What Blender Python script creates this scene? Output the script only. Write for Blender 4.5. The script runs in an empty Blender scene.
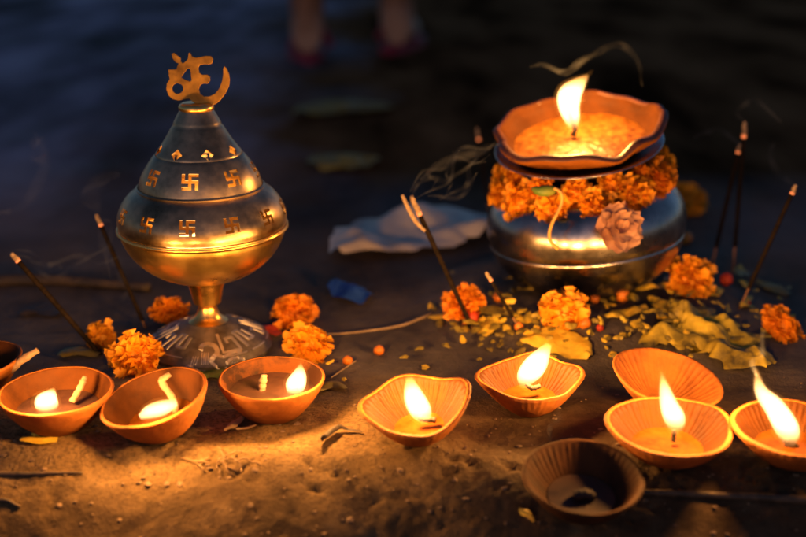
import bpy, bmesh, math, random
from math import sin, cos, pi, radians, tan, atan
from mathutils import Vector, Matrix, noise

random.seed(7)
sc = bpy.context.scene
col = sc.collection

# ------------------------------------------------------------------ camera
CAM_H, PITCH, FPX = 0.312, radians(18), 806 * 50 / 36
CX, CY = 403.0, 268.5
cam_d = bpy.data.cameras.new('camera'); cam = bpy.data.objects.new('camera', cam_d); col.objects.link(cam)
cam.location = (0, 0, CAM_H); cam.rotation_euler = (pi / 2 - PITCH, 0, 0)
cam_d.lens = 50; cam_d.sensor_width = 36; cam_d.clip_start = 0.01; cam_d.clip_end = 200
cam_d.dof.use_dof = True; cam_d.dof.focus_distance = 0.730; cam_d.dof.aperture_fstop = 3.6
cam_d.dof.aperture_blades = 9
sc.camera = cam

FW = Vector((0, cos(PITCH), -sin(PITCH))); UP = Vector((0, sin(PITCH), cos(PITCH)))
CAM = Vector((0, 0, CAM_H))


def sstep(a, b, x):
    t = max(0.0, min(1.0, (x - a) / (b - a)))
    return t * t * (3 - 2 * t)


POT_XY = (0.1455, 0.872)


def hz(x, y):
    """height of the ground"""
    far = 0.0030 * noise.fractal(Vector((x * 5, y * 5, 3.1)), 1.0, 2.1, 3) * (1 - .8 * sstep(.9, 1.4, y))
    edge = 0.690 + 0.018 * noise.noise(Vector((x * 9, 1.7, 0))) + 0.05 * x
    k = 1 - sstep(edge - 0.035, edge + 0.012, y)
    slope = 0.0
    f0 = 0.590 - 0.05 * x + 0.02 * noise.noise(Vector((x * 8, 9.2, 0)))
    if y < f0:
        slope = -min(.045, (f0 - y) * 0.30 + max(0, f0 - y) ** 2 * 5.0)
    rough = noise.fractal(Vector((x * 22, y * 30, 0.4)), 0.9, 2.0, 5)
    fz = 1 - sstep(0.56, 0.665, y)
    d1 = noise.noise(Vector((x * 31 + 4, y * 52, 2.2))) + .35 * noise.noise(Vector((x * 90, y * 120, 1.2)))
    d2 = noise.noise(Vector((x * 85 + 9, y * 120, 6.2)))
    cr = abs(noise.noise(Vector((x * 15 + 2 + .15 * rough, y * 42 + .15 * rough, 8.2))))
    near = 0.006 + slope + rough * (0.0004 + 0.0008 * fz) - 0.0022 * fz * sstep(.34, .60, d1) \
        - 0.0012 * (0.1 + fz) * sstep(.42, .6, d2) - .0022 * fz * (1 - sstep(0, .035, cr)) * sstep(-.1, .3, d1 + d2)
    near += .0007 * noise.fractal(Vector((x * 190, y * 230, 2.7)), .5, 2.1, 3) * (.3 + fz)
    d = math.hypot(x - POT_XY[0] - 0.01, (y - POT_XY[1]) * 1.0)
    mound = 0.016 * (1 - sstep(0.085, 0.16, d))
    fine = 0.0007 * (1 - sstep(.8, 1.1, y)) * noise.fractal(Vector((x * 70, y * 70, 5.0)), 1.0, 2.0, 3)
    return far + near * k + mound + fine


def ray(px, py):
    return FW + Vector((1, 0, 0)) * ((px - CX) / FPX) - UP * ((py - CY) / FPX)


def P(px, py, lift=0.0):
    """the point of the ground seen at a pixel of the photograph"""
    d = ray(px, py)
    a = (0.06 - CAM_H) / d.z; b = (-0.06 - CAM_H) / d.z; n = 60; lo = a
    for k in range(1, n + 1):                      # march along the sight line, then halve
        t = a + (b - a) * k / n; p = CAM + d * t
        if p.z <= hz(p.x, p.y):
            hi = t
            for _ in range(14):
                m = (lo + hi) / 2; p = CAM + d * m
                if p.z <= hz(p.x, p.y): hi = m
                else: lo = m
            break
        lo = t
    p = CAM + d * lo
    return Vector((p.x, p.y, hz(p.x, p.y) + lift))


def PV(px, py, y):
    d = ray(px, py)
    return CAM + d * (y / d.y)


def depth(p):
    return (p - CAM).dot(FW)


def M(pxlen, p):
    return pxlen * depth(p) / FPX


# ------------------------------------------------------------------ materials
def nt(name):
    m = bpy.data.materials.new(name); m.use_nodes = True
    t = m.node_tree; t.nodes.clear()
    return m, t, t.nodes, t.links


def ramp(n, fac, stops, l):
    r = n.new('ShaderNodeValToRGB'); e = r.color_ramp.elements
    while len(e) < len(stops): e.new(0.5)
    for i, (p, c) in enumerate(stops):
        e[i].position = p; e[i].color = (*c, 1) if len(c) == 3 else c
    l.new(fac, r.inputs[0]); return r.outputs[0]


def mat(name, c1, c2, scale=30, rough=(0.6, 0.8), metal=0.0, transl=0.0, bump=0.0, bscale=None, detail=6,
        spec=0.5, dist=0.002, stretch=None, lo=0.35, hi=0.65, coat=0.0):
    m, t, n, l = nt(name)
    out = n.new('ShaderNodeOutputMaterial'); b = n.new('ShaderNodeBsdfPrincipled')
    tc = n.new('ShaderNodeTexCoord'); vec = tc.outputs['Object']
    if stretch:
        mp = n.new('ShaderNodeMapping'); mp.inputs['Scale'].default_value = stretch
        l.new(vec, mp.inputs['Vector']); vec = mp.outputs[0]
    nz = n.new('ShaderNodeTexNoise'); nz.inputs['Scale'].default_value = scale; nz.inputs['Detail'].default_value = detail
    nz.inputs['Roughness'].default_value = 0.62
    l.new(vec, nz.inputs['Vector'])
    c = ramp(n, nz.outputs[0], [(lo, c1), (hi, c2)], l); l.new(c, b.inputs['Base Color'])
    mr = n.new('ShaderNodeMapRange'); mr.inputs['From Min'].default_value = 0.3; mr.inputs['From Max'].default_value = 0.7
    mr.inputs['To Min'].default_value = rough[0]; mr.inputs['To Max'].default_value = rough[1]
    l.new(nz.outputs[0], mr.inputs[0]); l.new(mr.outputs[0], b.inputs['Roughness'])
    b.inputs['Metallic'].default_value = metal; b.inputs['Specular IOR Level'].default_value = spec
    b.inputs['Coat Weight'].default_value = coat
    if bump:
        n2 = n.new('ShaderNodeTexNoise'); n2.inputs['Scale'].default_value = bscale or scale * 4
        n2.inputs['Detail'].default_value = 5; l.new(vec, n2.inputs['Vector'])
        bp = n.new('ShaderNodeBump'); bp.inputs['Strength'].default_value = bump; bp.inputs['Distance'].default_value = dist
        l.new(n2.outputs[0], bp.inputs['Height']); l.new(bp.outputs[0], b.inputs['Normal'])
    if transl:
        tr = n.new('ShaderNodeBsdfTranslucent'); l.new(c, tr.inputs['Color'])
        mx = n.new('ShaderNodeMixShader'); mx.inputs[0].default_value = transl
        l.new(b.outputs[0], mx.inputs[1]); l.new(tr.outputs[0], mx.inputs[2]); l.new(mx.outputs[0], out.inputs['Surface'])
    else:
        l.new(b.outputs[0], out.inputs['Surface'])
    return m


MT = {}
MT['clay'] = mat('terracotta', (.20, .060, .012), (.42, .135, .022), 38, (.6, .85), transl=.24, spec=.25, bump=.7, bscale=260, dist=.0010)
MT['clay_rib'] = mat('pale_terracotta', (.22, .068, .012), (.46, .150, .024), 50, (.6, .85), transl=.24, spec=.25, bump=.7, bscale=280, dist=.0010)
MT['clay_in'] = mat('oil_soaked_dimmed_clay', (.022, .0066, .0015), (.090, .026, .0032), 26, (.55, .75), transl=.10, spec=.12, bump=.4, bscale=300, dist=.0006, lo=.3, hi=.7)  # oily inside, painted darker still to tone down the flame light
MT['clay_rib_in'] = mat('oil_soaked_dimmed_pale_clay', (.026, .0070, .0011), (.084, .0240, .0025), 34, (.55, .75), transl=.10, spec=.12, bump=.4, bscale=300, dist=.0006, lo=.3, hi=.7)  # ribbed bowls: oily clay, also darkened against the near flame
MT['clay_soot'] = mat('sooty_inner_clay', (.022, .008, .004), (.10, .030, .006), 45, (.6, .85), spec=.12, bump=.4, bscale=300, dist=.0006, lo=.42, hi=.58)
MT['clay_glow'] = mat('glowing_thin_terracotta', (.40, .120, .018), (.58, .20, .032), 38, (.6, .85), transl=.55, spec=.2, bump=.6, bscale=260, dist=.0010)
MT['clay_dark'] = mat('sooty_terracotta', (.026, .010, .005), (.070, .026, .010), 40, (.7, .9), transl=.03, spec=.12, bump=.4, bscale=350, dist=.0006)
MT['clay_edge'] = mat('shaded_clay_edge', (.055, .018, .010), (.12, .035, .018), 60, (.4, .6), bump=.3, bscale=300, dist=.0006)  # shade on the big lamp's rim, painted as a dark clay tone
MT['oil'] = mat('lamp_oil', (.075, .020, .0025), (.14, .042, .005), 60, (.08, .25), bump=.12, bscale=120, dist=.001, spec=.3)
MT['dark_oil'] = mat('sooty_oil', (.02, .008, .005), (.06, .02, .010), 50, (.45, .7), bump=.1, bscale=100, dist=.001)
MT['ghee'] = mat('grainy_ghee', (.10, .030, .003), (.24, .090, .010), 140, (.25, .5), bump=.7, bscale=260, dist=.0015)
MT['wick'] = mat('cotton_wick', (.15, .085, .05), (.27, .17, .11), 160, (.8, .95), bump=.6, bscale=600, dist=.0006)
MT['char'] = mat('charred_wick', (.012, .009, .008), (.05, .03, .02), 200, (.7, .9), bump=.6, bscale=600, dist=.0006)
MT['steel'] = mat('tarnished_white_metal', (.20, .13, .070), (.60, .43, .255), 26, (.24, .44), metal=1, bump=.22, bscale=45, dist=.0014)
MT['brass'] = mat('worn_firelit_brass', (.74, .43, .11), (.95, .62, .20), 26, (.24, .38), metal=1, bump=.08, bscale=80, dist=.001)  # gold tone also puts warm flame light into lower bowl and stem
MT['om_brass'] = mat('old_cut_brass', (.16, .080, .018), (.42, .22, .045), 60, (.38, .55), metal=.75, bump=.3, bscale=250, dist=.0006, detail=8)
MT['engrave'] = mat('dark_engraved_ground', (.07, .055, .05), (.17, .14, .13), 90, (.4, .6), metal=.6)
MT['relief'] = mat('rubbed_relief_metal', (.30, .26, .26), (.48, .42, .41), 60, (.35, .5), metal=.8)
MT['pot'] = mat('polished_pot_steel', (.20, .165, .145), (.62, .56, .53), 14, (.14, .36), metal=1, bump=.07, bscale=60, dist=.001)
MT['plate'] = mat('steel_plate', (.42, .40, .40), (.62, .58, .56), 30, (.2, .35), metal=1)
MT['marigold'] = mat('marigold_petal', (.84, .27, .006), (.96, .47, .016), 60, (.5, .7), transl=.25)
MT['marigold_deep'] = mat('deep_marigold_petal', (.78, .21, .005), (.90, .36, .010), 60, (.5, .7), transl=.25)
MT['marigold_yellow'] = mat('golden_marigold_petal', (.66, .24, .006), (.80, .38, .014), 60, (.5, .7), transl=.25)
MT['yellow'] = mat('wilted_yellow_petal', (.72, .42, .025), (.95, .66, .06), 90, (.5, .7), transl=.2, bump=.3)
MT['olive'] = mat('turmeric_smeared_leaf', (.075, .055, .012), (.62, .44, .035), 38, (.45, .7), transl=.12, bump=.6, bscale=120)
MT['green'] = mat('calyx_green', (.10, .17, .02), (.24, .26, .03), 80, (.45, .65), transl=.1)
MT['stem'] = mat('yellow_stem', (.45, .23, .05), (.62, .36, .09), 90, (.5, .7))
MT['pink'] = mat('pale_pink_petal', (.40, .17, .10), (.56, .31, .20), 50, (.5, .7), transl=.2)
MT['bud'] = mat('orange_bud', (.55, .13, .01), (.80, .26, .02), 80, (.4, .6))
MT['red'] = mat('red_petal', (.42, .03, .01), (.66, .07, .02), 70, (.5, .7), transl=.2)
MT['incense'] = mat('incense_paste', (.008, .006, .005), (.020, .013, .010), 300, (.9, 1), spec=.05, bump=.7, bscale=900, dist=.0005)
MT['bamboo'] = mat('bamboo_stick', (.16, .07, .03), (.28, .13, .05), 200, (.6, .8))
MT['ash'] = mat('incense_ash', (.20, .13, .085), (.42, .29, .19), 400, (.85, .98), bump=.7, bscale=900, dist=.0005)
MT['twig'] = mat('dry_twig', (.035, .022, .015), (.12, .07, .04), 120, (.6, .85), bump=.6, bscale=400, dist=.0008)
MT['pale_twig'] = mat('pale_dry_stem', (.30, .20, .12), (.46, .32, .20), 120, (.6, .85))
MT['husk'] = mat('dry_husk', (.24, .14, .07), (.42, .26, .13), 120, (.6, .85), transl=.1)
MT['dark_leaf'] = mat('dead_leaf', (.022, .016, .012), (.07, .045, .03), 80, (.55, .8), bump=.4)
MT['white'] = mat('dirty_white_plastic', (.46, .38, .32), (.74, .63, .53), 9, (.35, .6), bump=.4, bscale=20, dist=.004)
MT['blue'] = mat('blue_plastic', (.010, .04, .22), (.02, .07, .38), 30, (.25, .45))
MT['dull_leaf'] = mat('dull_yellow_leaf', (.12, .085, .012), (.28, .20, .02), 20, (.5, .7))
MT['grit'] = mat('soil_grit', (.10, .06, .035), (.26, .16, .09), 300, (.8, .95))
MT['skin'] = mat('brown_skin', (.30, .135, .07), (.38, .18, .10), 12, (.45, .6))
MT['cloth'] = mat('dark_wrap_cloth', (.05, .018, .016), (.09, .03, .028), 20, (.8, .9))
MT['sandal'] = mat('red_sandal_rubber', (.16, .006, .025), (.24, .012, .04), 30, (.5, .7))
MT['hair'] = mat('black_hair', (.008, .007, .006), (.02, .017, .015), 60, (.4, .6))
MT['red_thread'] = mat('red_thread', (.45, .03, .02), (.6, .06, .03), 100, (.6, .8))


def skin_mat():
    m, t, n, l = nt('pale_foot_brown_skin')
    out = n.new('ShaderNodeOutputMaterial'); b = n.new('ShaderNodeBsdfPrincipled'); tc = n.new('ShaderNodeTexCoord')
    sp = n.new('ShaderNodeSeparateXYZ'); l.new(tc.outputs['Object'], sp.inputs[0])
    nz = n.new('ShaderNodeTexNoise'); nz.inputs['Scale'].default_value = 14; l.new(tc.outputs['Object'], nz.inputs['Vector'])
    a = n.new('ShaderNodeMath'); a.operation = 'MULTIPLY_ADD'; a.inputs[1].default_value = .05; l.new(nz.outputs[0], a.inputs[0]); l.new(sp.outputs[2], a.inputs[2])
    c = ramp(n, a.outputs[0], [(.085, (.36, .23, .165)), (.13, (.17, .07, .03))], l); l.new(c, b.inputs['Base Color'])  # paler below the ankles, brown above
    b.inputs['Roughness'].default_value = .55; l.new(b.outputs[0], out.inputs[0]); return m


MT['skin'] = skin_mat()


def ember_mat():
    m, t, n, l = nt('glowing_ember')
    out = n.new('ShaderNodeOutputMaterial'); e = n.new('ShaderNodeEmission')
    nz = n.new('ShaderNodeTexNoise'); nz.inputs['Scale'].default_value = 120
    c = ramp(n, nz.outputs[0], [(.3, (1, .50, .13)), (.7, (1, .66, .24))], l); l.new(c, e.inputs[0])
    e.inputs[1].default_value = 7; l.new(e.outputs[0], out.inputs[0]); return m


def tip_mat():
    m, t, n, l = nt('smouldering_tip')
    out = n.new('ShaderNodeOutputMaterial'); e = n.new('ShaderNodeBsdfPrincipled')
    nz = n.new('ShaderNodeTexNoise'); nz.inputs['Scale'].default_value = 500
    c = ramp(n, nz.outputs[0], [(.35, (.25, .10, .06)), (.65, (.6, .30, .18))], l); l.new(c, e.inputs['Base Color'])
    e.inputs['Emission Color'].default_value = (1, .22, .06, 1); e.inputs['Emission Strength'].default_value = .9
    l.new(e.outputs[0], out.inputs[0]); return m


MT['ember'] = ember_mat(); MT['tip'] = tip_mat()


def flame_mat():
    """glowing gas: an emitting volume, brighter in the body, dim and orange at tip and root"""
    m, t, n, l = nt('flame_gas')
    out = n.new('ShaderNodeOutputMaterial'); e = n.new('ShaderNodeEmission')
    tc = n.new('ShaderNodeTexCoord'); sp = n.new('ShaderNodeSeparateXYZ'); l.new(tc.outputs['Generated'], sp.inputs[0])
    c = ramp(n, sp.outputs[2], [(0, (1, .30, .10)), (.18, (1, .54, .20)), (.7, (1, .56, .20)), (1, (1, .36, .06))], l)
    s = ramp(n, sp.outputs[2], [(0, (.03,) * 3), (.10, (.12,) * 3), (.30, (1,) * 3), (.74, (.95,) * 3), (1, (.25,) * 3)], l)
    mu = n.new('ShaderNodeMath'); mu.operation = 'MULTIPLY'; mu.inputs[1].default_value = 560
    l.new(s, mu.inputs[0]); l.new(mu.outputs[0], e.inputs[1]); l.new(c, e.inputs[0])
    l.new(e.outputs[0], out.inputs['Volume']); return m


MT['flame'] = flame_mat()


def flame_halo_mat():
    m, t, n, l = nt('flame_halo_glow')
    out = n.new('ShaderNodeOutputMaterial'); e = n.new('ShaderNodeEmission')
    e.inputs[0].default_value = (1, .36, .05, 1); e.inputs[1].default_value = 16  # added glow shell, imitates the soft halo round a flame
    l.new(e.outputs[0], out.inputs['Volume']); return m


MT['flame_halo'] = flame_halo_mat()

def wisp_mat(name, amount):
    """thin smoke: mostly clear, thickest seen through its middle, broken up by noise"""
    m, t, n, l = nt(name)
    out = n.new('ShaderNodeOutputMaterial'); tr = n.new('ShaderNodeBsdfTransparent'); d = n.new('ShaderNodeBsdfDiffuse'); tl = n.new('ShaderNodeBsdfTranslucent')
    for q in (d, tl): q.inputs['Color'].default_value = (.68, .76, 1, 1)
    ml = n.new('ShaderNodeMixShader'); ml.inputs[0].default_value = .5; l.new(d.outputs[0], ml.inputs[1]); l.new(tl.outputs[0], ml.inputs[2])
    lw = n.new('ShaderNodeLayerWeight'); lw.inputs['Blend'].default_value = .5
    iv = n.new('ShaderNodeMath'); iv.operation = 'SUBTRACT'; iv.inputs[0].default_value = 1; l.new(lw.outputs['Facing'], iv.inputs[1])
    pw = n.new('ShaderNodeMath'); pw.operation = 'POWER'; pw.inputs[1].default_value = 2.4; l.new(iv.outputs[0], pw.inputs[0])
    tc = n.new('ShaderNodeTexCoord'); nz = n.new('ShaderNodeTexNoise'); nz.inputs['Scale'].default_value = 40; nz.inputs['Detail'].default_value = 2
    l.new(tc.outputs['Object'], nz.inputs['Vector'])
    mr = n.new('ShaderNodeMapRange'); mr.inputs['From Min'].default_value = .30; mr.inputs['From Max'].default_value = .70; mr.inputs['To Min'].default_value = amount * .4; mr.inputs['To Max'].default_value = amount
    l.new(nz.outputs[0], mr.inputs[0])
    mu = n.new('ShaderNodeMath'); mu.operation = 'MULTIPLY'; l.new(pw.outputs[0], mu.inputs[0]); l.new(mr.outputs[0], mu.inputs[1])
    mx = n.new('ShaderNodeMixShader'); l.new(mu.outputs[0], mx.inputs[0]); l.new(tr.outputs[0], mx.inputs[1]); l.new(ml.outputs[0], mx.inputs[2])
    l.new(mx.outputs[0], out.inputs[0]); return m


MT['smoke'] = wisp_mat('drifting_smoke', .011)
MT['smoke_thin'] = wisp_mat('thin_smoke', .021)


def ground_mat():
    m, t, n, l = nt('ground_earth_and_stone')
    out = n.new('ShaderNodeOutputMaterial'); b = n.new('ShaderNodeBsdfPrincipled')
    g = n.new('ShaderNodeNewGeometry'); pos = g.outputs['Position']

    def nz(scale, det=6, rough=.6, st=None):
        q = n.new('ShaderNodeTexNoise'); q.inputs['Scale'].default_value = scale; q.inputs['Detail'].default_value = det
        q.inputs['Roughness'].default_value = rough
        if st:
            mp = n.new('ShaderNodeMapping'); mp.inputs['Scale'].default_value = st; l.new(pos, mp.inputs[0]); l.new(mp.outputs[0], q.inputs['Vector'])
        else:
            l.new(pos, q.inputs['Vector'])
        return q.outputs[0]

    def mth(op, a, bb, cl=False):
        q = n.new('ShaderNodeMath'); q.operation = op; q.use_clamp = cl
        for i, v in enumerate((a, bb)):
            if isinstance(v, (int, float)): q.inputs[i].default_value = v
            else: l.new(v, q.inputs[i])
        return q.outputs[0]

    def mix(f, a, bb):
        q = n.new('ShaderNodeMix'); q.data_type = 'RGBA'
        if isinstance(f, (int, float)): q.inputs[0].default_value = f
        else: l.new(f, q.inputs[0])
        l.new(a, q.inputs[6]); l.new(bb, q.inputs[7]); return q.outputs[2]
    sp = n.new('ShaderNodeSeparateXYZ'); l.new(pos, sp.inputs[0]); X, Y = sp.outputs[0], sp.outputs[1]
    # earth in front of y ~ .69, dark worn stone behind it, shade painted dark brown over the right
    w = mth('MULTIPLY', mth('SUBTRACT', nz(14), .5), .10)
    k = n.new('ShaderNodeMapRange'); k.inputs['From Min'].default_value = .735; k.inputs['From Max'].default_value = .660
    l.new(mth('ADD', Y, w), k.inputs[0])
    earth = ramp(n, nz(38, 8, .7), [(.28, (.13, .074, .030)), (.5, (.29, .175, .070)), (.72, (.42, .265, .115))], l)
    speck = ramp(n, nz(420, 3), [(.36, (.35,) * 3), (.52, (1,) * 3)], l)
    mu = n.new('ShaderNodeMix'); mu.data_type = 'RGBA'; mu.blend_type = 'MULTIPLY'; mu.inputs[0].default_value = .8
    l.new(earth, mu.inputs[6]); l.new(speck, mu.inputs[7]); earth = mu.outputs[2]
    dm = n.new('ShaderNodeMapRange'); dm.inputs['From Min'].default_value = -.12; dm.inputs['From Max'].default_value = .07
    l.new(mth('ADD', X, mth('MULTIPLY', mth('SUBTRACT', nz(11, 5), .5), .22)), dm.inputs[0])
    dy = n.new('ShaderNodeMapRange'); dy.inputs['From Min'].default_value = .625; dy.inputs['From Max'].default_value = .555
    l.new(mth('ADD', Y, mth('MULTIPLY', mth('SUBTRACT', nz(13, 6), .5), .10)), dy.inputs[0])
    shade_mask = mth('MAXIMUM', dm.outputs[0], mth('MULTIPLY', dy.outputs[0], .92))
    shade_earth = ramp(n, nz(30, 8, .7), [(.3, (.035, .020, .011)), (.55, (.085, .050, .027)), (.75, (.15, .095, .052))], l)  # darker earth: lamplight fall-off painted in towards right and bottom
    earth = mix(shade_mask, earth, shade_earth)
    stone = ramp(n, nz(9, 8, .65), [(.3, (.052, .042, .038)), (.55, (.13, .105, .094)), (.75, (.21, .17, .15))], l)
    skylit_stone = ramp(n, nz(4.2, 4, .5, (1.2, .36, 1)), [(.36, (.030, .027, .034)), (.5, (.17, .155, .20)), (.62, (.36, .33, .42))], l)  # pale blue patches carry the skylight in the stone's colour
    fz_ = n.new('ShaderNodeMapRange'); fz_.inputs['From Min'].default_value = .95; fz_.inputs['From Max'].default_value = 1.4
    l.new(Y, fz_.inputs[0]); stone = mix(fz_.outputs[0], stone, skylit_stone)
    shade_brown = ramp(n, nz(5, 5, .55, (1.2, .36, 1)), [(.36, (.030, .014, .006)), (.64, (.21, .105, .045))], l)  # dark brown stands in for unlit ground at the back and right
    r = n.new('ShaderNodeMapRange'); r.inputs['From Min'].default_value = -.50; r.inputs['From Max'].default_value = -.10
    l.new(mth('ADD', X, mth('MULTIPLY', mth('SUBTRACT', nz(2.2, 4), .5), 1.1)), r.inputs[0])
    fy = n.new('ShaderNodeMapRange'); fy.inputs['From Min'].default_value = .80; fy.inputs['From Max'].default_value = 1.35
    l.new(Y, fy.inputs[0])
    back = mix(mth('MULTIPLY', r.outputs[0], fy.outputs[0]), stone, shade_brown)
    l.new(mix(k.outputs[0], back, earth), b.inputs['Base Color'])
    rs = n.new('ShaderNodeMapRange'); rs.inputs['From Min'].default_value = .35; rs.inputs['From Max'].default_value = .65
    rs.inputs['To Min'].default_value = .62; rs.inputs['To Max'].default_value = .95
    l.new(nz(6, 6), rs.inputs[0])
    rr = n.new('ShaderNodeMix'); rr.data_type = 'FLOAT'; l.new(k.outputs[0], rr.inputs[0]); l.new(rs.outputs[0], rr.inputs[2]); rr.inputs[3].default_value = .82
    l.new(rr.outputs[0], b.inputs['Roughness'])
    sv = n.new('ShaderNodeMapRange'); sv.inputs['To Min'].default_value = .12; sv.inputs['To Max'].default_value = 0
    l.new(mth('MULTIPLY', r.outputs[0], fy.outputs[0]), sv.inputs[0]); l.new(sv.outputs[0], b.inputs['Specular IOR Level'])
    h = mth('ADD', mth('MULTIPLY', nz(160, 8, .7), .7), mth('MULTIPLY', nz(520, 3), .35))
    bp = n.new('ShaderNodeBump'); bp.inputs['Strength'].default_value = .75; bp.inputs['Distance'].default_value = .0032
    l.new(h, bp.inputs['Height']); l.new(bp.outputs[0], b.inputs['Normal'])
    l.new(b.outputs[0], out.inputs[0]); return m


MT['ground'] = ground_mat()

# ------------------------------------------------------------------ object helpers
WM = {}


def thing(name, label, cat, mw=None, group=None):
    o = bpy.data.objects.new(name, None); col.objects.link(o); o.empty_display_size = .01
    mw = mw or Matrix.Identity(4)
    o.matrix_world = mw; WM[o.name] = mw.copy()
    o['label'] = label; o['category'] = cat
    if group: o['group'] = group
    return o


def world_of(o):
    m = WM.get(o.name, Matrix.Identity(4))
    return m


def obj(name, bm, mats, parent=None, world=False, smooth=True, sharp=None):
    me = bpy.data.meshes.new(name)
    if isinstance(bm, bpy.types.Mesh):
        me = bm
    else:
        if world and parent: bm.transform(world_of(parent).inverted())
        bm.normal_update(); bm.to_mesh(me); bm.free()
    for m in (mats if isinstance(mats, (list, tuple)) else [mats]): me.materials.append(MT[m])
    if smooth: me.polygons.foreach_set('use_smooth', [True] * len(me.polygons))
    if sharp: me.set_sharp_from_angle(angle=radians(sharp))
    o = bpy.data.objects.new(name, me); col.objects.link(o)
    if parent:
        o.parent = parent; WM[o.name] = world_of(parent).copy()
    return o


def tag(o, label, cat, group=None):
    o['label'] = label; o['category'] = cat
    if group: o['group'] = group
    return o


def lathe(bm, prof, n=64, closed=False, mi=0):
    """revolve (r,z) points about z; points with r=0 become poles"""
    rings = []
    for r, z in prof:
        if r < 1e-7: rings.append([bm.verts.new((0, 0, z))])
        else: rings.append([bm.verts.new((r * cos(2 * pi * i / n), r * sin(2 * pi * i / n), z)) for i in range(n)])
    pairs = list(zip(rings, rings[1:]))
    if closed: pairs.append((rings[-1], rings[0]))
    for a, b in pairs:
        for i in range(n):
            j = (i + 1) % n
            if len(a) == 1 and len(b) == 1: continue
            if len(a) == 1: f = bm.faces.new((a[0], b[j], b[i]))
            elif len(b) == 1: f = bm.faces.new((a[i], a[j], b[0]))
            else: f = bm.faces.new((a[i], a[j], b[j], b[i]))
            f.material_index = mi
    bmesh.ops.recalc_face_normals(bm, faces=bm.faces)
    return bm


def spline(pts, n):
    """Catmull-Rom through points (any dimension)"""
    pts = [Vector(p) for p in pts]; out = []
    if len(pts) == 2:
        return [pts[0].lerp(pts[1], i / (n - 1)) for i in range(n)]
    q = [pts[0] * 2 - pts[1]] + pts + [pts[-1] * 2 - pts[-2]]
    for i in range(n):
        u = i / (n - 1) * (len(pts) - 1); k = min(int(u), len(pts) - 2); t = u - k
        a, b, c, d = q[k:k + 4]
        out.append(.5 * ((2 * b) + (c - a) * t + (2 * a - 5 * b + 4 * c - d) * t * t + (3 * b - a - 3 * c + d) * t ** 3))
    return out


def tube(bm, pts, rad, seg=10, mi=0, flat=1.0, wob=0.0):
    """tube along points; rad is a number or a list"""
    n = len(pts); R = rad if isinstance(rad, (list, tuple)) else [rad] * n
    rings = []; ref = None
    for i, p in enumerate(pts):
        d = (pts[min(i + 1, n - 1)] - pts[max(i - 1, 0)]).normalized()
        if ref is None:
            ref = Vector((0, 1, 0)) if abs(d.y) < .9 else Vector((1, 0, 0))
        u = (ref - d * ref.dot(d)).normalized(); v = d.cross(u); ref = u
        rr = R[i] * (1 + wob * (random.random() - .5))
        rings.append([bm.verts.new(p + u * (cos(2 * pi * k / seg) * rr * flat) + v * (sin(2 * pi * k / seg) * rr)) for k in range(seg)])
    for a, b in zip(rings, rings[1:]):
        for k in range(seg):
            f = bm.faces.new((a[k], a[(k + 1) % seg], b[(k + 1) % seg], b[k])); f.material_index = mi
    for rg in (rings[0][::-1], rings[-1]):
        f = bm.faces.new(rg); f.material_index = mi
    return bm


def rotz(a): return Matrix.Rotation(a, 4, 'Z')


# ------------------------------------------------------------------ ground
def axis(segs):
    out = []
    for a, b, s in segs:
        k = max(1, int(round((b - a) / s)))
        out += [a + (b - a) * i / k for i in range(k)]
    out.append(segs[-1][1]); return out


xs = axis([(-8, -2, .5), (-2, -.8, .06), (-.8, -.36, .012), (-.36, .36, .0022), (.36, .8, .012), (.8, 2, .06), (2, 8, .5)])
ys = axis([(-3, .1, .2), (.1, .46, .012), (.46, .74, .0020), (.74, 1.1, .005), (1.1, 2.4, .025), (2.4, 5, .1), (5, 16, .6)])
verts = [(x, y, hz(x, y)) for y in ys for x in xs]
nx = len(xs)
faces = [(j * nx + i, j * nx + i + 1, (j + 1) * nx + i + 1, (j + 1) * nx + i) for j in range(len(ys) - 1) for i in range(nx - 1)]
gm = bpy.data.meshes.new('ground'); gm.from_pydata(verts, [], faces)
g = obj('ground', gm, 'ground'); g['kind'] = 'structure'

bm = bmesh.new()
for i in range(520):
    x = random.uniform(-.32, .32); y = random.triangular(.50, .72, .57)
    s = random.choice((.0005, .0007, .0009, .0012)) * random.uniform(.7, 1.3)
    mm = Matrix.LocRotScale(Vector((x, y, hz(x, y) + s * .3)), None, Vector((s * random.uniform(.8, 1.7), s, s * .75))) @ rotz(random.random() * 6)
    r = bmesh.ops.create_icosphere(bm, subdivisions=1, radius=1, matrix=mm)
    for v in r['verts']: v.co += Vector((random.uniform(-1, 1), random.uniform(-1, 1), random.uniform(-1, 1))) * s * .2
o = obj('soil_grit', bm, 'grit', smooth=False); o['kind'] = 'stuff'
tag(o, 'fine brown soil grit strewn over the earth in front', 'grit')


LAMP = 3.5
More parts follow.
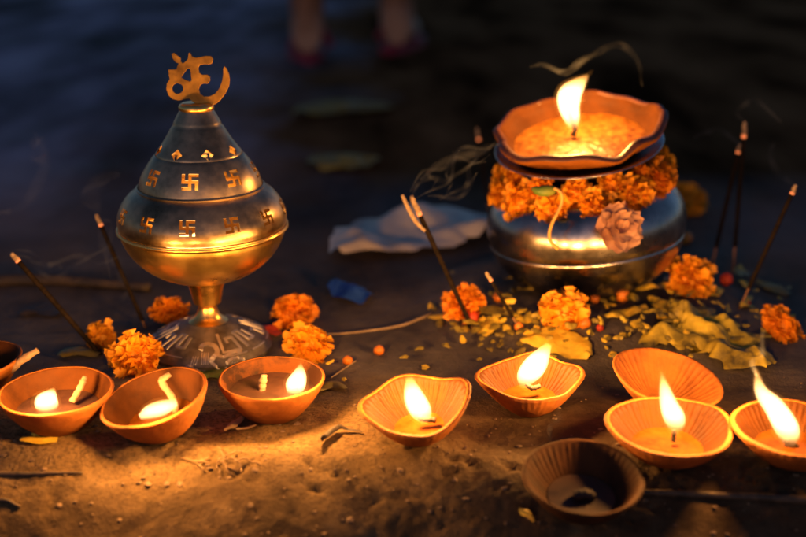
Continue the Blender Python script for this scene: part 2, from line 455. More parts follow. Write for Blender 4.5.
# ------------------------------------------------------------------ flames
def flame(parent, pts, widths, y, power=.25, lz=.82, up=0.0, fwd=0.0):
    """flame through pixel points (root to tip) in the upright plane at distance y; widths in pixels"""
    sp = spline([(p[0], p[1], w) for p, w in zip(pts, widths)], 26)
    P3 = [PV(a, b, y) for a, b, _ in sp]
    bm = bmesh.new()
    R = [max(.0002, M(w * .41, p)) for (_, _, w), p in zip(sp, P3)]
    tube(bm, P3, R, 20)
    f = obj('flame', bm, 'flame', parent, world=True)
    bm = bmesh.new(); R2 = [r_ * 1.22 + .0008 for r_ in R]  # wider shell for the added halo
    top = P3[-1] + (P3[-1] - P3[-4]) * .9
    tube(bm, P3 + [P3[-1].lerp(top, .5), top], R2 + [R2[-1] * .8, .0003], 20)
    obj('flame_halo', bm, 'flame_halo', f, world=True)
    ld = bpy.data.lights.new('flame_light', 'POINT'); ld.energy = power * LAMP; ld.color = (1, .45, .10); ld.shadow_soft_size = .006
    lo = bpy.data.objects.new('flame_light', ld); col.objects.link(lo); lo.parent = f
    c = P3[int(25 * lz)] + Vector((0, fwd, up))  # up and fwd shift some lights off their flame
    lo.location = world_of(parent).inverted() @ c
    return f


# ------------------------------------------------------------------ clay lamps
def lamp_mesh(R, h, rb, shape=None, ribs=0, ramp_amp=.0006, t=.0026, n=96, curve=1.0, lip=0.0, prof=None):
    """clay bowl: thin flaring wall, flat foot, open mouth; shape(a)->(radius factor, rim lift)"""
    bm = bmesh.new(); K = 14
    if ribs: n = ribs * 8
    outer = [(0, 0), (rb * .55, 0), (rb * .92, .0003), (rb, .0014)]
    for k in range(1, K + 1):
        u = k / K
        outer.append((rb + (R - rb) * (u ** curve) + .0012 * sin(pi * u), .0014 + (h - .0014) * u))
    rim = [(R - t * .25, h + t * .35), (R - t * .75, h + t * .25)]
    inner = []
    for k in range(K, 0, -1):
        u = k / K
        inner.append((rb * .8 + (R - t - rb * .8) * (u ** curve) + .0012 * sin(pi * u), t + (h - t) * u - .0003))
    inner += [(rb * .5, t), (0, t * .9)]
    if prof: outer, rim, inner = prof
    prof = outer + rim + inner; ki = len(outer) + len(rim)
    rings = []
    for idx, (r, z) in enumerate(prof):
        if r == 0: rings.append([bm.verts.new((0, 0, z))]); continue
        ring = []
        for i in range(n):
            a = 2 * pi * i / n; w = max(0.0, min(1.0, z / h)) ** 1.3
            m_, dz = shape(a) if shape else (1, 0)
            rr = r * (1 + (m_ - 1) * w); zz = z + dz * w
            if ribs and idx >= ki - 1: rr -= ramp_amp * (.5 + .5 * cos(ribs * a + 1.9 * noise.noise(Vector((cos(a) * 3, sin(a) * 3, R * 900))))) ** 1.6 * (.75 + .6 * noise.noise(Vector((cos(a) * 5, sin(a) * 5, R * 700)))) * (.35 + .65 * w) * (1 + .45 * sin(a * 3)) * (.25 if ki - 3 < idx < ki + 1 else 1)
            elif ribs and idx > 3: rr += ramp_amp * .07 * cos(ribs * a + .5) * w
            rr *= 1 + .012 * noise.noise(Vector((cos(a) * 1.6, sin(a) * 1.6, z * 60 + R * 900)))
            rr += .00022 * sin(z * 2100 + R * 5e4) * w * (.4 + .6 * noise.noise(Vector((cos(a), sin(a), z * 90))))
            zz += (.0005 + lip) * noise.noise(Vector((cos(a) * 2.2, sin(a) * 2.2, R * 1700))) * w
            ring.append(bm.verts.new((rr * cos(a), rr * sin(a), zz)))
        rings.append(ring)
    for q, (a, b) in enumerate(zip(rings, rings[1:])):
        for i in range(n):
            j = (i + 1) % n
            if len(a) == 1: f = bm.faces.new((a[0], b[j], b[i]))
            elif len(b) == 1: f = bm.faces.new((a[i], a[j], b[0]))
            else: f = bm.faces.new((a[i], a[j], b[j], b[i]))
            f.material_index = 1 if q >= ki - 1 else 0
    bmesh.ops.recalc_face_normals(bm, faces=bm.faces)
    return bm


def disc_mesh(r, z, n=64, shape=None, rip=0.0):
    bm = bmesh.new(); rings = [[bm.verts.new((0, 0, z))]]
    for k in range(1, 9):
        ring = []
        for i in range(n):
            a = 2 * pi * i / n; rr = r * k / 8
            m_ = shape(a)[0] if shape else 1
            rr *= 1 + (m_ - 1) * .5 * k / 8
            ring.append(bm.verts.new((rr * cos(a), rr * sin(a), z + rip * noise.noise(Vector((cos(a) * rr * 250, sin(a) * rr * 250, z * 99))))))
        rings.append(ring)
    for a, b in zip(rings, rings[1:]):
        for i in range(n):
            j = (i + 1) % n
            if len(a) == 1: bm.faces.new((a[0], b[i], b[j]))
            else: bm.faces.new((a[i], b[i], b[j], a[j]))
    return bm


def lamp_root(label, base, tilt_dir, tilt, rb, spin=0.0, sink=0.0):
    """Empty at the foot; the lamp leans by tilt towards azimuth tilt_dir and rests on the edge of its foot"""
    axis_ = Vector((-sin(tilt_dir), cos(tilt_dir), 0))
    mw = Matrix.Translation(base + Vector((0, 0, rb * sin(tilt) * .9 - sink))) @ Matrix.Rotation(tilt, 4, axis_) @ rotz(spin)
    return thing('clay_lamp', label, 'oil lamp', mw, 'small clay oil lamps on the ground')


def wick(parent, pts, rad, y, m='wick', char=0.0, world_pts=None):
    P3 = world_pts or [PV(a, b, y) for a, b in pts]
    P3 = spline(P3, 14)
    bm = bmesh.new(); k = len(P3)
    tube(bm, P3, [rad * (1 + .12 * sin(i * 2.1)) * (1 if i < k - 2 else .75) for i in range(k)], 10)
    if char:
        bm.faces.ensure_lookup_table()
        for f in bm.faces:
            c = f.calc_center_median()
            if (c - P3[-1]).length < char: f.material_index = 1
    return obj('wick', bm, [m, 'char'], parent, world=True)


def pinch(corners, amp):
    """rounded many-cornered rim: corners are (angle deg, factor, lift)"""
    def f(a):
        m_, z = 1.0, 0.0
        for ang, k, dz, w in corners:
            d = (a - radians(ang) + pi) % (2 * pi) - pi
            e = math.exp(-(d / radians(w)) ** 2)
            m_ += (k - 1) * e * amp; z += dz * e
        return m_, z
    return f


# far left lamp, half outside the frame
b0 = P(-22, 398)
t = lamp_root('reddish clay lamp cut off by the left edge, with a long cotton wick leaning out', b0, radians(200), radians(4), .016)
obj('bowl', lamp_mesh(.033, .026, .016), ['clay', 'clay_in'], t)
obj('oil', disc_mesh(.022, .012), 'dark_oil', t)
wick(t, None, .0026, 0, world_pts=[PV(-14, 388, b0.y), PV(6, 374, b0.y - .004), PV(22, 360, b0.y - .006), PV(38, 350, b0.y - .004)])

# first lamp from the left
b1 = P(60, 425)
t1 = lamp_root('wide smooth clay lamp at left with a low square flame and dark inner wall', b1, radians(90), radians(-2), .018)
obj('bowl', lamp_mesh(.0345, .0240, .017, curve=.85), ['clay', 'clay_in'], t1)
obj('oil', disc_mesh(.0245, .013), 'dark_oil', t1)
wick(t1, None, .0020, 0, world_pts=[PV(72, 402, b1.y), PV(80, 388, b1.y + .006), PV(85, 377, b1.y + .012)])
flame(t1, [(46, 408), (47, 402), (50, 396), (54, 388)], [25, 29, 19, 2], b1.y - .004, .30, .95, .012, -.020)  # light set forward and above its flame to brighten the ground

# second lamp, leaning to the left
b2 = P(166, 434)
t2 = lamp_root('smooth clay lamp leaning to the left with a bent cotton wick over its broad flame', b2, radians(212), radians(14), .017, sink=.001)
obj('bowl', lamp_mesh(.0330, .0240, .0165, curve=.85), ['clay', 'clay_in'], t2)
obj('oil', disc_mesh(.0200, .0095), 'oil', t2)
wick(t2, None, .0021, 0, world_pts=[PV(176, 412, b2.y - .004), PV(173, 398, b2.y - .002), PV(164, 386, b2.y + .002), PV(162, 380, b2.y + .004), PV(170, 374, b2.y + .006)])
flame(t2, [(141, 417), (150, 412), (162, 408), (176, 402)], [9, 18, 20, 10], b2.y - .006, .25, .7, .022, -.030)  # light moved out over the front rim, away from its flame

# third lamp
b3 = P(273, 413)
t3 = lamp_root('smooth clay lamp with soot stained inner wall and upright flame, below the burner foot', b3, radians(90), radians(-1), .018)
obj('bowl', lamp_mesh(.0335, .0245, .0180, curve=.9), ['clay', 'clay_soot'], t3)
obj('oil', disc_mesh(.0265, .0165), 'dark_oil', t3)
wick(t3, None, .0026, 0, world_pts=[PV(262, 397, b3.y), PV(262, 386, b3.y), PV(264, 375, b3.y)])
wick(t3, None, .0015, 0, 'char', world_pts=[PV(280, 396, b3.y - .002), PV(290, 393, b3.y - .002), PV(298, 389, b3.y - .002)])
flame(t3, [(291, 394), (295, 386), (299, 376), (301, 363)], [12, 24, 19, 2], b3.y - .003, .30, .9, .012, -.018)  # light offset from the flame so the earth in front glows

# fourth lamp: pinched into three corners, tipped forward
b4 = P(421, 438)
s4 = pinch([(178, 1.22, .0035, 26), (22, 1.20, .0055, 26), (283, 1.10, -.001, 24), (110, 1.06, .004, 34)], 1)
t4 = lamp_root('ribbed clay lamp pinched to three corners and tipped forward, nearest lit one in the middle', b4, radians(235), radians(12), .012, sink=.001)
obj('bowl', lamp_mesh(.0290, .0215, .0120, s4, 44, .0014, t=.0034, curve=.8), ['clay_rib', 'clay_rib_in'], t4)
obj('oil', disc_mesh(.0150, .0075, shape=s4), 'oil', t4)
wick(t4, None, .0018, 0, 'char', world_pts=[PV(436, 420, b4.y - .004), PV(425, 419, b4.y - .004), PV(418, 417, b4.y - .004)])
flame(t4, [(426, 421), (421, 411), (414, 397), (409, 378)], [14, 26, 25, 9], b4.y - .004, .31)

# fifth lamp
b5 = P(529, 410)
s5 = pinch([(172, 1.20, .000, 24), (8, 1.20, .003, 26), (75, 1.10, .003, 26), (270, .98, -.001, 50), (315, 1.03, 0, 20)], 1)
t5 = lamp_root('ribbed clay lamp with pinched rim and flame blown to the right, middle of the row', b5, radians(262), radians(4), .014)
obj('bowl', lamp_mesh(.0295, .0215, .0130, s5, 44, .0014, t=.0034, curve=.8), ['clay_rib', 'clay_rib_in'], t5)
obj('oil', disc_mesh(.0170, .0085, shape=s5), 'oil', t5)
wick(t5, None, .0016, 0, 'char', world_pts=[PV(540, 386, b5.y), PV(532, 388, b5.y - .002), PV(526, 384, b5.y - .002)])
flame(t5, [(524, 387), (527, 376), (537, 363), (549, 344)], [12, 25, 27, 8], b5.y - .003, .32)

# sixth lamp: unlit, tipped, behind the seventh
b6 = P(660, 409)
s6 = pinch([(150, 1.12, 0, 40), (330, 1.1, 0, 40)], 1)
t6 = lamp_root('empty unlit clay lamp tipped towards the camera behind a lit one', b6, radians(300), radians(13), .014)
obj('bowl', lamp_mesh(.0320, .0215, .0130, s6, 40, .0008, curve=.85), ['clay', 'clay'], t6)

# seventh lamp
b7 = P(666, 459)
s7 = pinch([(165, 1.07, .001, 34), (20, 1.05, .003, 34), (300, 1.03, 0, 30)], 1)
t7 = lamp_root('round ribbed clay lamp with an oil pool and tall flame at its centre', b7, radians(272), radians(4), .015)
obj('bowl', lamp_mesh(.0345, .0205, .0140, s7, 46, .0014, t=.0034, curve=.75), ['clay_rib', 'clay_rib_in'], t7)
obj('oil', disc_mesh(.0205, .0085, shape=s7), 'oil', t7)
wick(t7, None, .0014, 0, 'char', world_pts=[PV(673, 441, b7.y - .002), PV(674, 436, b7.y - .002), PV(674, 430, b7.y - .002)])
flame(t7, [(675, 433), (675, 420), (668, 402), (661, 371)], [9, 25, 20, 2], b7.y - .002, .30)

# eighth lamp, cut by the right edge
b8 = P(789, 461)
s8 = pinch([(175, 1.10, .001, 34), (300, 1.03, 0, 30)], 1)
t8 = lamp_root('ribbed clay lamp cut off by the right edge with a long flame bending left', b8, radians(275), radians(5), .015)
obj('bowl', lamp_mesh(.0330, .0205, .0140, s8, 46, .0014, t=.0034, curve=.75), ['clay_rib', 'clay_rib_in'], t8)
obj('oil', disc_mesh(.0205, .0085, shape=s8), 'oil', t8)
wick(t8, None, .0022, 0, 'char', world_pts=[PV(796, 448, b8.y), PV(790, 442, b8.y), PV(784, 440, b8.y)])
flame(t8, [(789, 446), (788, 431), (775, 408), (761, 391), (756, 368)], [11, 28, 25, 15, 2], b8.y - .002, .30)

# ninth lamp: burnt out, in front
b9 = P(580, 512)
s9 = pinch([(175, 1.03, 0, 34)], 1)
t9 = lamp_root('dark burnt out clay lamp in front, no flame, black wick stub inside', b9, radians(272), radians(11), .016)
obj('bowl', lamp_mesh(.0328, .0220, .0150, s9, 44, .0007, curve=.85), ['clay_dark', 'clay_dark'], t9)
obj('oil', disc_mesh(.0185, .0085, shape=s9), 'dark_oil', t9)
wick(t9, None, .0030, 0, 'char', world_pts=[PV(574, 496, b9.y - .004), PV(585, 494, b9.y - .004), PV(594, 497, b9.y - .004)])


# ------------------------------------------------------------------ incense burner
bb = P(210, 347); yb = bb.y; zb = bb.z


def rowz(row): return CAM_H - yb * tan(PITCH + atan((row - CY) / FPX))


def prof_pt(half, row):
    z = rowz(row); d = yb * cos(PITCH) + (CAM_H - z) * sin(PITCH)
    return (half * d / FPX, z - zb)


t = thing('incense_burner', 'tall footed metal incense burner with pierced domed lid and brass top ornament', 'incense burner', Matrix.Translation(bb))


def smooth_prof(pp, n):
    return [(max(0, v.x), v.y) for v in spline([Vector((a, b, 0)) for a, b in pp], n)]


def shell(outer, th):
    inn = []
    for i, (r, z) in enumerate(outer):
        a = outer[max(0, i - 1)]; b = outer[min(len(outer) - 1, i + 1)]
        d = Vector((b[0] - a[0], b[1] - a[1])).normalized()
        inn.append((max(.0004, r - d.y * th), z + d.x * th))
    return outer + inn[::-1]


def front_on(outer, row):
    """profile point whose front side is seen at a row; returns r, z, normal (nr, nz)"""
    best = None
    for i in range(1, len(outer) - 1):
        r, z = outer[i]; p = Vector((bb.x, yb - r, z + zb)) - CAM
        rw = CY - FPX * p.dot(UP) / p.dot(FW)
        if best is None or abs(rw - row) < best[0]:
            d = Vector((outer[i + 1][0] - outer[i - 1][0], outer[i + 1][1] - outer[i - 1][1])).normalized()
            best = (abs(rw - row), r, z, Vector((d.y, -d.x)))
    _, r, z, nn = best
    if nn.x < 0: nn = -nn
    return r, z, nn


SW = ["10111", "10100", "11111", "00101", "11101"]


def prism_cells(bm, cells, size, place, dep=.004):
    h = len(cells); vs = {}
    sz = size / h

    def V(i, j, k):
        if (i, j, k) not in vs:
            x = (i - h / 2) * sz; y = (h / 2 - j) * sz; zz = dep * (.5 if k else -.5)
            vs[(i, j, k)] = bm.verts.new(place @ Vector((x, y, zz)))
        return vs[(i, j, k)]
    on = lambda i, j: 0 <= i < h and 0 <= j < h and cells[j][i] == '1'
    for j in range(h):
        for i in range(h):
            if not on(i, j): continue
            bm.faces.new((V(i, j + 1, 1), V(i + 1, j + 1, 1), V(i + 1, j, 1), V(i, j, 1)))
            bm.faces.new((V(i, j, 0), V(i + 1, j, 0), V(i + 1, j + 1, 0), V(i, j + 1, 0)))
            if not on(i - 1, j): bm.faces.new((V(i, j, 1), V(i, j, 0), V(i, j + 1, 0), V(i, j + 1, 1)))
            if not on(i + 1, j): bm.faces.new((V(i + 1, j + 1, 1), V(i + 1, j + 1, 0), V(i + 1, j, 0), V(i + 1, j, 1)))
            if not on(i, j - 1): bm.faces.new((V(i + 1, j, 1), V(i + 1, j, 0), V(i, j, 0), V(i, j, 1)))
            if not on(i, j + 1): bm.faces.new((V(i, j + 1, 1), V(i, j + 1, 0), V(i + 1, j + 1, 0), V(i + 1, j + 1, 1)))


def prism_poly(bm, poly, place, dep=.004):
    a = [bm.verts.new(place @ Vector((x, y, dep / 2))) for x, y in poly]
    b = [bm.verts.new(place @ Vector((x, y, -dep / 2))) for x, y in poly]
    bm.faces.new(a); bm.faces.new(b[::-1])
    for i in range(len(poly)):
        j = (i + 1) % len(poly); bm.faces.new((a[j], a[i], b[i], b[j]))


def placement(r, z, nn, az):
    nv = Vector((nn.x * cos(az), nn.x * sin(az), nn.y)); tv = Vector((-sin(az), cos(az), 0)); uv = nv.cross(tv)
    m_ = Matrix((tv, uv, nv)).transposed().to_4x4(); m_.translation = Vector((r * cos(az), r * sin(az), z)); return m_


def cut(bm_body, bm_cut):
    me = bpy.data.meshes.new('a'); bmesh.ops.recalc_face_normals(bm_body, faces=bm_body.faces); bm_body.to_mesh(me)
    mc = bpy.data.meshes.new('b'); bmesh.ops.recalc_face_normals(bm_cut, faces=bm_cut.faces); bm_cut.to_mesh(mc)
    bm_body.free(); bm_cut.free()
    oa = bpy.data.objects.new('a', me); ob = bpy.data.objects.new('b', mc); col.objects.link(oa); col.objects.link(ob)
    md = oa.modifiers.new('cut', 'BOOLEAN'); md.operation = 'DIFFERENCE'; md.solver = 'EXACT'; md.object = ob
    dg = bpy.context.evaluated_depsgraph_get(); res = bpy.data.meshes.new_from_object(oa.evaluated_get(dg))
    bpy.data.objects.remove(oa); bpy.data.objects.remove(ob); res.materials.clear()
    return res


# lid
lid_o = smooth_prof([prof_pt(15, 136), prof_pt(15, 107)], 2)
lid_ctrl = [prof_pt(61.5, 187), prof_pt(61, 183), prof_pt(58, 174), prof_pt(53, 165), prof_pt(47.5, 157.5), prof_pt(41.5, 150), prof_pt(34, 139.5), prof_pt(27.5, 129), prof_pt(22, 119), prof_pt(18, 112), prof_pt(15.5, 108)]
lid_o = smooth_prof(lid_ctrl, 60)
# shallow turned groove round the middle of the lid
lid_o = [(r - .0007 * math.exp(-((i - 27) / .8) ** 2) - .0005 * math.exp(-((i - 44) / .8) ** 2), z) for i, (r, z) in enumerate(lid_o)]
bmb = bmesh.new(); lathe(bmb, shell(lid_o, .0012), 160, closed=True)
bmc = bmesh.new()
r, z, nn = front_on(lid_o, 182)
for k in range(8): prism_cells(bmc, SW, .0114, placement(r, z, nn, -pi / 2 + k * pi / 4))
r, z, nn = front_on(lid_o, 155)
dia = [(0, .0046), (.0013, .0013), (.0046, 0), (.0013, -.0013), (0, -.0046), (-.0013, -.0013), (-.0046, 0), (-.0013, .0013)]
dia = [(a * 1.0, b_ * 1.0) for a, b_ in [(0, .0044), (.0022, .0020), (.0044, 0), (.0022, -.0020), (0, -.0044), (-.0022, -.0020), (-.0044, 0), (-.0022, .0020)]]
for k in range(8): prism_poly(bmc, dia, placement(r, z, nn, -pi / 2 + (k + .5) * pi / 4))
lid = obj('lid', cut(bmb, bmc), 'steel', t, sharp=40)
bm = bmesh.new()
zt = lid_o[-1][1]
lathe(bm, [(.0060, zt - .001), (.0118, zt - .0012), (.0124, zt + .0002), (.0118, zt + .0022), (.0106, zt + .0030), (.0098, zt + .0036), (.0, zt + .0036)], 64)
obj('cap', bm, 'brass', lid)

# bowl: pierced upper part and turned lower part
up_ctrl = [prof_pt(82.5, 224), prof_pt(83.5, 218), prof_pt(82.5, 210), prof_pt(78.5, 201), prof_pt(71.5, 192.5), prof_pt(63, 187)]
up_o = smooth_prof(up_ctrl, 40)
up_o += [(up_o[-1][0] + .0006, up_o[-1][1] + .0012), (up_o[-1][0] - .0006, up_o[-1][1] + .0020)]
bmb = bmesh.new(); lathe(bmb, shell(up_o, .0012), 180, closed=True)
bmc = bmesh.new()
r, z, nn = front_on(up_o, 228)
for k in range(12): prism_cells(bmc, SW, .0106, placement(r, z, nn, -pi / 2 + k * pi / 6))
obj('upper_bowl', cut(bmb, bmc), 'steel', t, sharp=40)
lo_ctrl = [prof_pt(18, 279), prof_pt(30, 276.5), prof_pt(47, 270), prof_pt(62, 260), prof_pt(73, 248), prof_pt(79.5, 236), prof_pt(81.5, 229)]
lo_o = smooth_prof(lo_ctrl, 30)
a = lo_o[-1]
lo_o += [(a[0] + .0016, a[1] + .0006), (a[0] + .0024, a[1] + .0014), (a[0] + .0016, a[1] + .0022), (a[0] + .0014, a[1] + .0026), (a[0] + .0022, a[1] + .0032), (a[0] + .0012, up_o[0][1] - .0002)]
bm = bmesh.new(); lathe(bm, shell(lo_o, .0014), 128, closed=True)
obj('lower_bowl', bm, 'brass', t)
bm = bmesh.new()
for i in range(7):
    p = Vector((random.uniform(-.022, .022), random.uniform(-.02, .02), lo_o[10][1] + .012))
    rr = bmesh.ops.create_icosphere(bm, subdivisions=2, radius=.010, matrix=Matrix.Translation(p))
    for v in rr['verts']: v.co += noise.noise_vector(v.co * 160) * .003
obj('ember', bm, 'ember', t)
# stem and foot
st = smooth_prof([prof_pt(20, 277), prof_pt(19, 281), prof_pt(16.5, 288), prof_pt(14.5, 297), prof_pt(13.5, 302)], 14)
st += smooth_prof([prof_pt(10.5, 303), prof_pt(9, 305), prof_pt(10.5, 311), prof_pt(14, 316.5), prof_pt(20, 320.5)], 14)
bm = bmesh.new(); lathe(bm, [(0, st[0][1])] + st + [(0, st[-1][1])], 64)
obj('stem', bm, 'brass', t, sharp=50)
ft_ctrl = [prof_pt(19.5, 320.2), prof_pt(32, 325), prof_pt(43, 329.3), prof_pt(52, 333.5), prof_pt(58, 337.5), prof_pt(61.5, 342)]
ft = smooth_prof(ft_ctrl, 30)
a = ft[-1]
foot_prof = [(0, ft[0][1])] + ft + [(a[0] + .0008, a[1] - .001), (a[0], .0), (a[0] - .003, -.001), (0, -.001)]
bm = bmesh.new(); lathe(bm, foot_prof, 96, mi=0)


def foot_hit(px, py):
    """point of the foot cone seen at a pixel (local)"""
    d = ray(px, py); lo_, hi_ = .55, .95
    def above(s):
        p = CAM + d * s - bb; r_ = math.hypot(p.x, p.y)
        for i in range(len(ft) - 1):
            if ft[i][0] <= r_ <= ft[i + 1][0]:
                u = (r_ - ft[i][0]) / (ft[i + 1][0] - ft[i][0] + 1e-9)
                return p.z - (ft[i][1] + (ft[i + 1][1] - ft[i][1]) * u), p
        return (p.z - .02 if r_ < ft[0][0] else p.z + .0), p
    s = .6
    while s < .95:
        h_, p = above(s)
        if h_ <= 0: return p
        s += .0006
    return None


def foot_strip(bm, pix, w):
    pts = []
    for v in spline([(a_, b_, 0) for a_, b_ in pix], 6 * len(pix)) if len(pix) > 2 else spline([(a_, b_, 0) for a_, b_ in pix], 8):
        p = foot_hit(130 + v.x / 4.88, 270 + v.y / 4.88)
        if p is not None and math.hypot(p.x, p.y) < ft[-1][0]: pts.append(p)
    if len(pts) < 2: return
    for q in (0, 1):
        m0 = rotz(q * pi)
        prev = None
        for i, p in enumerate(pts):
            d = pts[min(i + 1, len(pts) - 1)] - pts[max(i - 1, 0)]
            nrm = Vector((p.x, p.y, .06)).normalized()
            s = d.cross(nrm); s = s.normalized() * w / 2 if s.length > 1e-9 else Vector((w / 2, 0, 0))
            up_ = nrm * .0007
            cur = [bm.verts.new(m0 @ x_) for x_ in (p - s - up_, p - s * .8 + up_, p + s * .8 + up_, p + s - up_)]
            if prev:
                for c in range(3):
                    f = bm.faces.new((prev[c], prev[c + 1], cur[c + 1], cur[c])); f.material_index = 1
            prev = cur


hook = [(345, 395), (352, 372), (380, 362), (415, 375), (425, 405), (405, 430), (400, 450), (430, 475), (445, 500)]
foot_strip(bm, hook, .0042)
for pp in ([(290, 500), (265, 475), (300, 470), (345, 490), (380, 492)], [(430, 420), (460, 425), (500, 405), (545, 400)], [(460, 480), (480, 445), (520, 430), (560, 440)]):
    foot_strip(bm, pp, .0030)


def foot_z(r_):
    for i in range(len(ft) - 1):
        if ft[i][0] <= r_ <= ft[i + 1][0]:
            return ft[i][1] + (ft[i + 1][1] - ft[i][1]) * (r_ - ft[i][0]) / (ft[i + 1][0] - ft[i][0] + 1e-9)
    return ft[-1][1]


def key_strip(uv, th0, dth, r0, r1, w):
    pts = []
    for (u0, v0), (u1, v1) in zip(uv, uv[1:]):
        for q in range(5):
            t_ = q / 5; r_ = r0 + (v0 + (v1 - v0) * t_) * (r1 - r0); th = th0 + (u0 + (u1 - u0) * t_) * dth
            pts.append(Vector((r_ * cos(th), r_ * sin(th), foot_z(r_))))
    prev = None
    for i, p in enumerate(pts):
        d = pts[min(i + 1, len(pts) - 1)] - pts[max(i - 1, 0)]; nrm = Vector((p.x, p.y, .06)).normalized()
        s_ = d.cross(nrm).normalized() * w / 2; up_ = nrm * .0006
        cur = [bm.verts.new(x_) for x_ in (p - s_ - up_, p - s_ * .8 + up_, p + s_ * .8 + up_, p + s_ - up_)]
        if prev:
            for c in range(3):
                f = bm.faces.new((prev[c], prev[c + 1], cur[c + 1], cur[c])); f.material_index = 1
        prev = cur


KEYS = [[(0, .0), (0, 1), (.78, 1), (.78, .30), (.36, .30), (.36, .68)], [(.0, 1), (.0, .1), (.4, .1), (.4, .75), (.82, .75), (.82, .05)], [(0, .5), (.4, .5), (.4, 1), (.8, 1), (.8, .0), (.1, .0)]]
for k in range(11):
    th = -pi / 2 + .42 + k * (2 * pi - .62) / 11
    key_strip(KEYS[k % 3], th, .44, .0225, .0395, .0026)
    key_strip([(0, 0), (1, 0)], th + .02, .5, .0425, .0425, .0012)
for x in range(310, 345, 12): foot_strip(bm, [(x, 425), (x - 14, 470)], .0009)
for x in range(352, 392, 10): foot_strip(bm, [(x, 405), (x - 2, 465)], .0009)
for x in range(500, 550, 12): foot_strip(bm, [(x, 450), (x - 14, 480)], .0009)
obj('foot', bm, ['engrave', 'relief'], t, sharp=35)

# cut brass ornament on top
OUT = [(175, 112), (195, 104), (218, 126), (243, 146), (246, 175), (264, 190), (290, 172), (307, 150), (312, 106), (322, 104), (338, 135), (366, 144), (405, 138), (450, 129), (490, 132), (503, 155), (493, 186), (470, 192), (430, 190), (397, 198), (384, 225), (392, 262), (416, 281), (456, 280), (478, 292), (478, 325), (463, 346), (430, 345), (402, 358), (387, 395), (398, 430), (432, 455), (480, 454), (525, 430), (560, 385), (580, 330), (590, 270), (589, 232), (597, 214), (612, 230), (628, 270), (636, 320), (629, 370), (606, 420), (566, 475), (528, 508), (500, 518), (500, 552), (395, 552), (392, 515), (346, 492), (315, 466), (280, 472), (230, 481), (182, 470), (150, 440), (134, 395), (138, 348), (161, 316), (154, 280), (150, 240), (186, 238), (214, 236), (222, 208), (236, 186), (206, 174), (185, 148)]
HOLES = [[(222 + 47 * cos(k * pi / 10), 388 + 45 * sin(k * pi / 10)) for k in range(20)], [(245, 302), (268, 268), (300, 226), (322, 224), (330, 265), (336, 325), (322, 336), (280, 318)]]
cu = bpy.data.curves.new('om', 'CURVE'); cu.dimensions = '2D'; cu.fill_mode = 'BOTH'; cu.extrude = .0004; cu.bevel_depth = .0003; cu.bevel_resolution = 2
for poly in [OUT] + HOLES:
    s_ = cu.splines.new('POLY'); s_.points.add(len(poly) - 1); s_.use_cyclic_u = True
    for i, (a_, b_) in enumerate(poly):
        px, py = 150 + a_ / 8.01, 40 + b_ / 8.01
        w_ = PV(px, py, yb) - bb
        s_.points[i].co = (w_.x, w_.z, 0, 1)
co = bpy.data.objects.new('om', cu); col.objects.link(co)
me = bpy.data.meshes.new_from_object(co.evaluated_get(bpy.context.evaluated_depsgraph_get())); bpy.data.objects.remove(co)
me.transform(Matrix.Rotation(pi / 2, 4, 'X')); me.materials.clear()
obj('om_ornament', me, 'om_brass', lid, smooth=False)

# ------------------------------------------------------------------ water pot, plate, big lamp
px_, py_ = POT_XY
pz = hz(px_, py_)
potb = Vector((px_, py_, pz))


def pz_row(row): return CAM_H - py_ * tan(PITCH + atan((row - CY) / FPX)) - pz


zc = pz_row(234)                      # crease
zn = pz_row(186)
RP = 98 * .885 / FPX
t = thing('water_pot', 'round polished steel water pot with sharp belly ridge, hung with a marigold garland', 'pot', Matrix.Translation(potb + Vector((.0075, 0, .0015))) @ Matrix.Rotation(radians(-6.5), 4, 'Y'))
def pot_pt(half, row):
    z = pz_row(row); return (half * (py_ * cos(PITCH) + (CAM_H - z - pz) * sin(PITCH)) / FPX, z)


po = [(.030, .0)] + smooth_prof([pot_pt(46, 282), pot_pt(64, 277), pot_pt(80, 265), pot_pt(91, 250), pot_pt(95.5, 240)], 22)
po += [pot_pt(96.2, 237.5), pot_pt(95.4, 236.3), pot_pt(96.4, 235)]
po += smooth_prof([pot_pt(97.6, 229), pot_pt(98.6, 219), pot_pt(97.2, 209), pot_pt(92.5, 199), pot_pt(85, 190), pot_pt(75, 183), pot_pt(64, 178), pot_pt(57, 174), pot_pt(58, 170), pot_pt(64, 166)], 44)
bm = bmesh.new(); lathe(bm, [(0, 0)] + po + [(x - .0012, z + .0004) for x, z in po[::-1][:24]] + [(0, zn)], 128)
obj('body', bm, 'pot', t, sharp=60)

# steel plate and clay lamp on the mouth of the pot, both leaning to the viewer and to the left
lean = Matrix.Rotation(radians(10), 4, 'X') @ Matrix.Rotation(radians(-8), 4, 'Y')
plz = pz_row(152)
pm = Matrix.Translation(potb + Vector((-.007, -.004, plz + .0025))) @ lean
bm = bmesh.new()
lathe(bm, [(0, 0), (.045, .0), (.055, .0008), (.064, .0040), (.0655, .0044), (.066, .0052), (.0650, .0056), (.0545, .0026), (.045, .0016), (0, .0016)], 96)
o = obj('steel_plate', bm, 'plate'); o.matrix_world = pm
tag(o, 'thin steel plate lying tilted on the mouth of the water pot', 'plate')
lm = Matrix.Translation(potb + Vector((-.006, -.004, plz + .0015))) @ Matrix.Rotation(radians(11.5), 4, 'X') @ Matrix.Rotation(radians(-8.5), 4, 'Y')
t = thing('large_clay_lamp', 'large shallow clay lamp with broken wavy rim and ghee burning on the pot', 'oil lamp', lm)


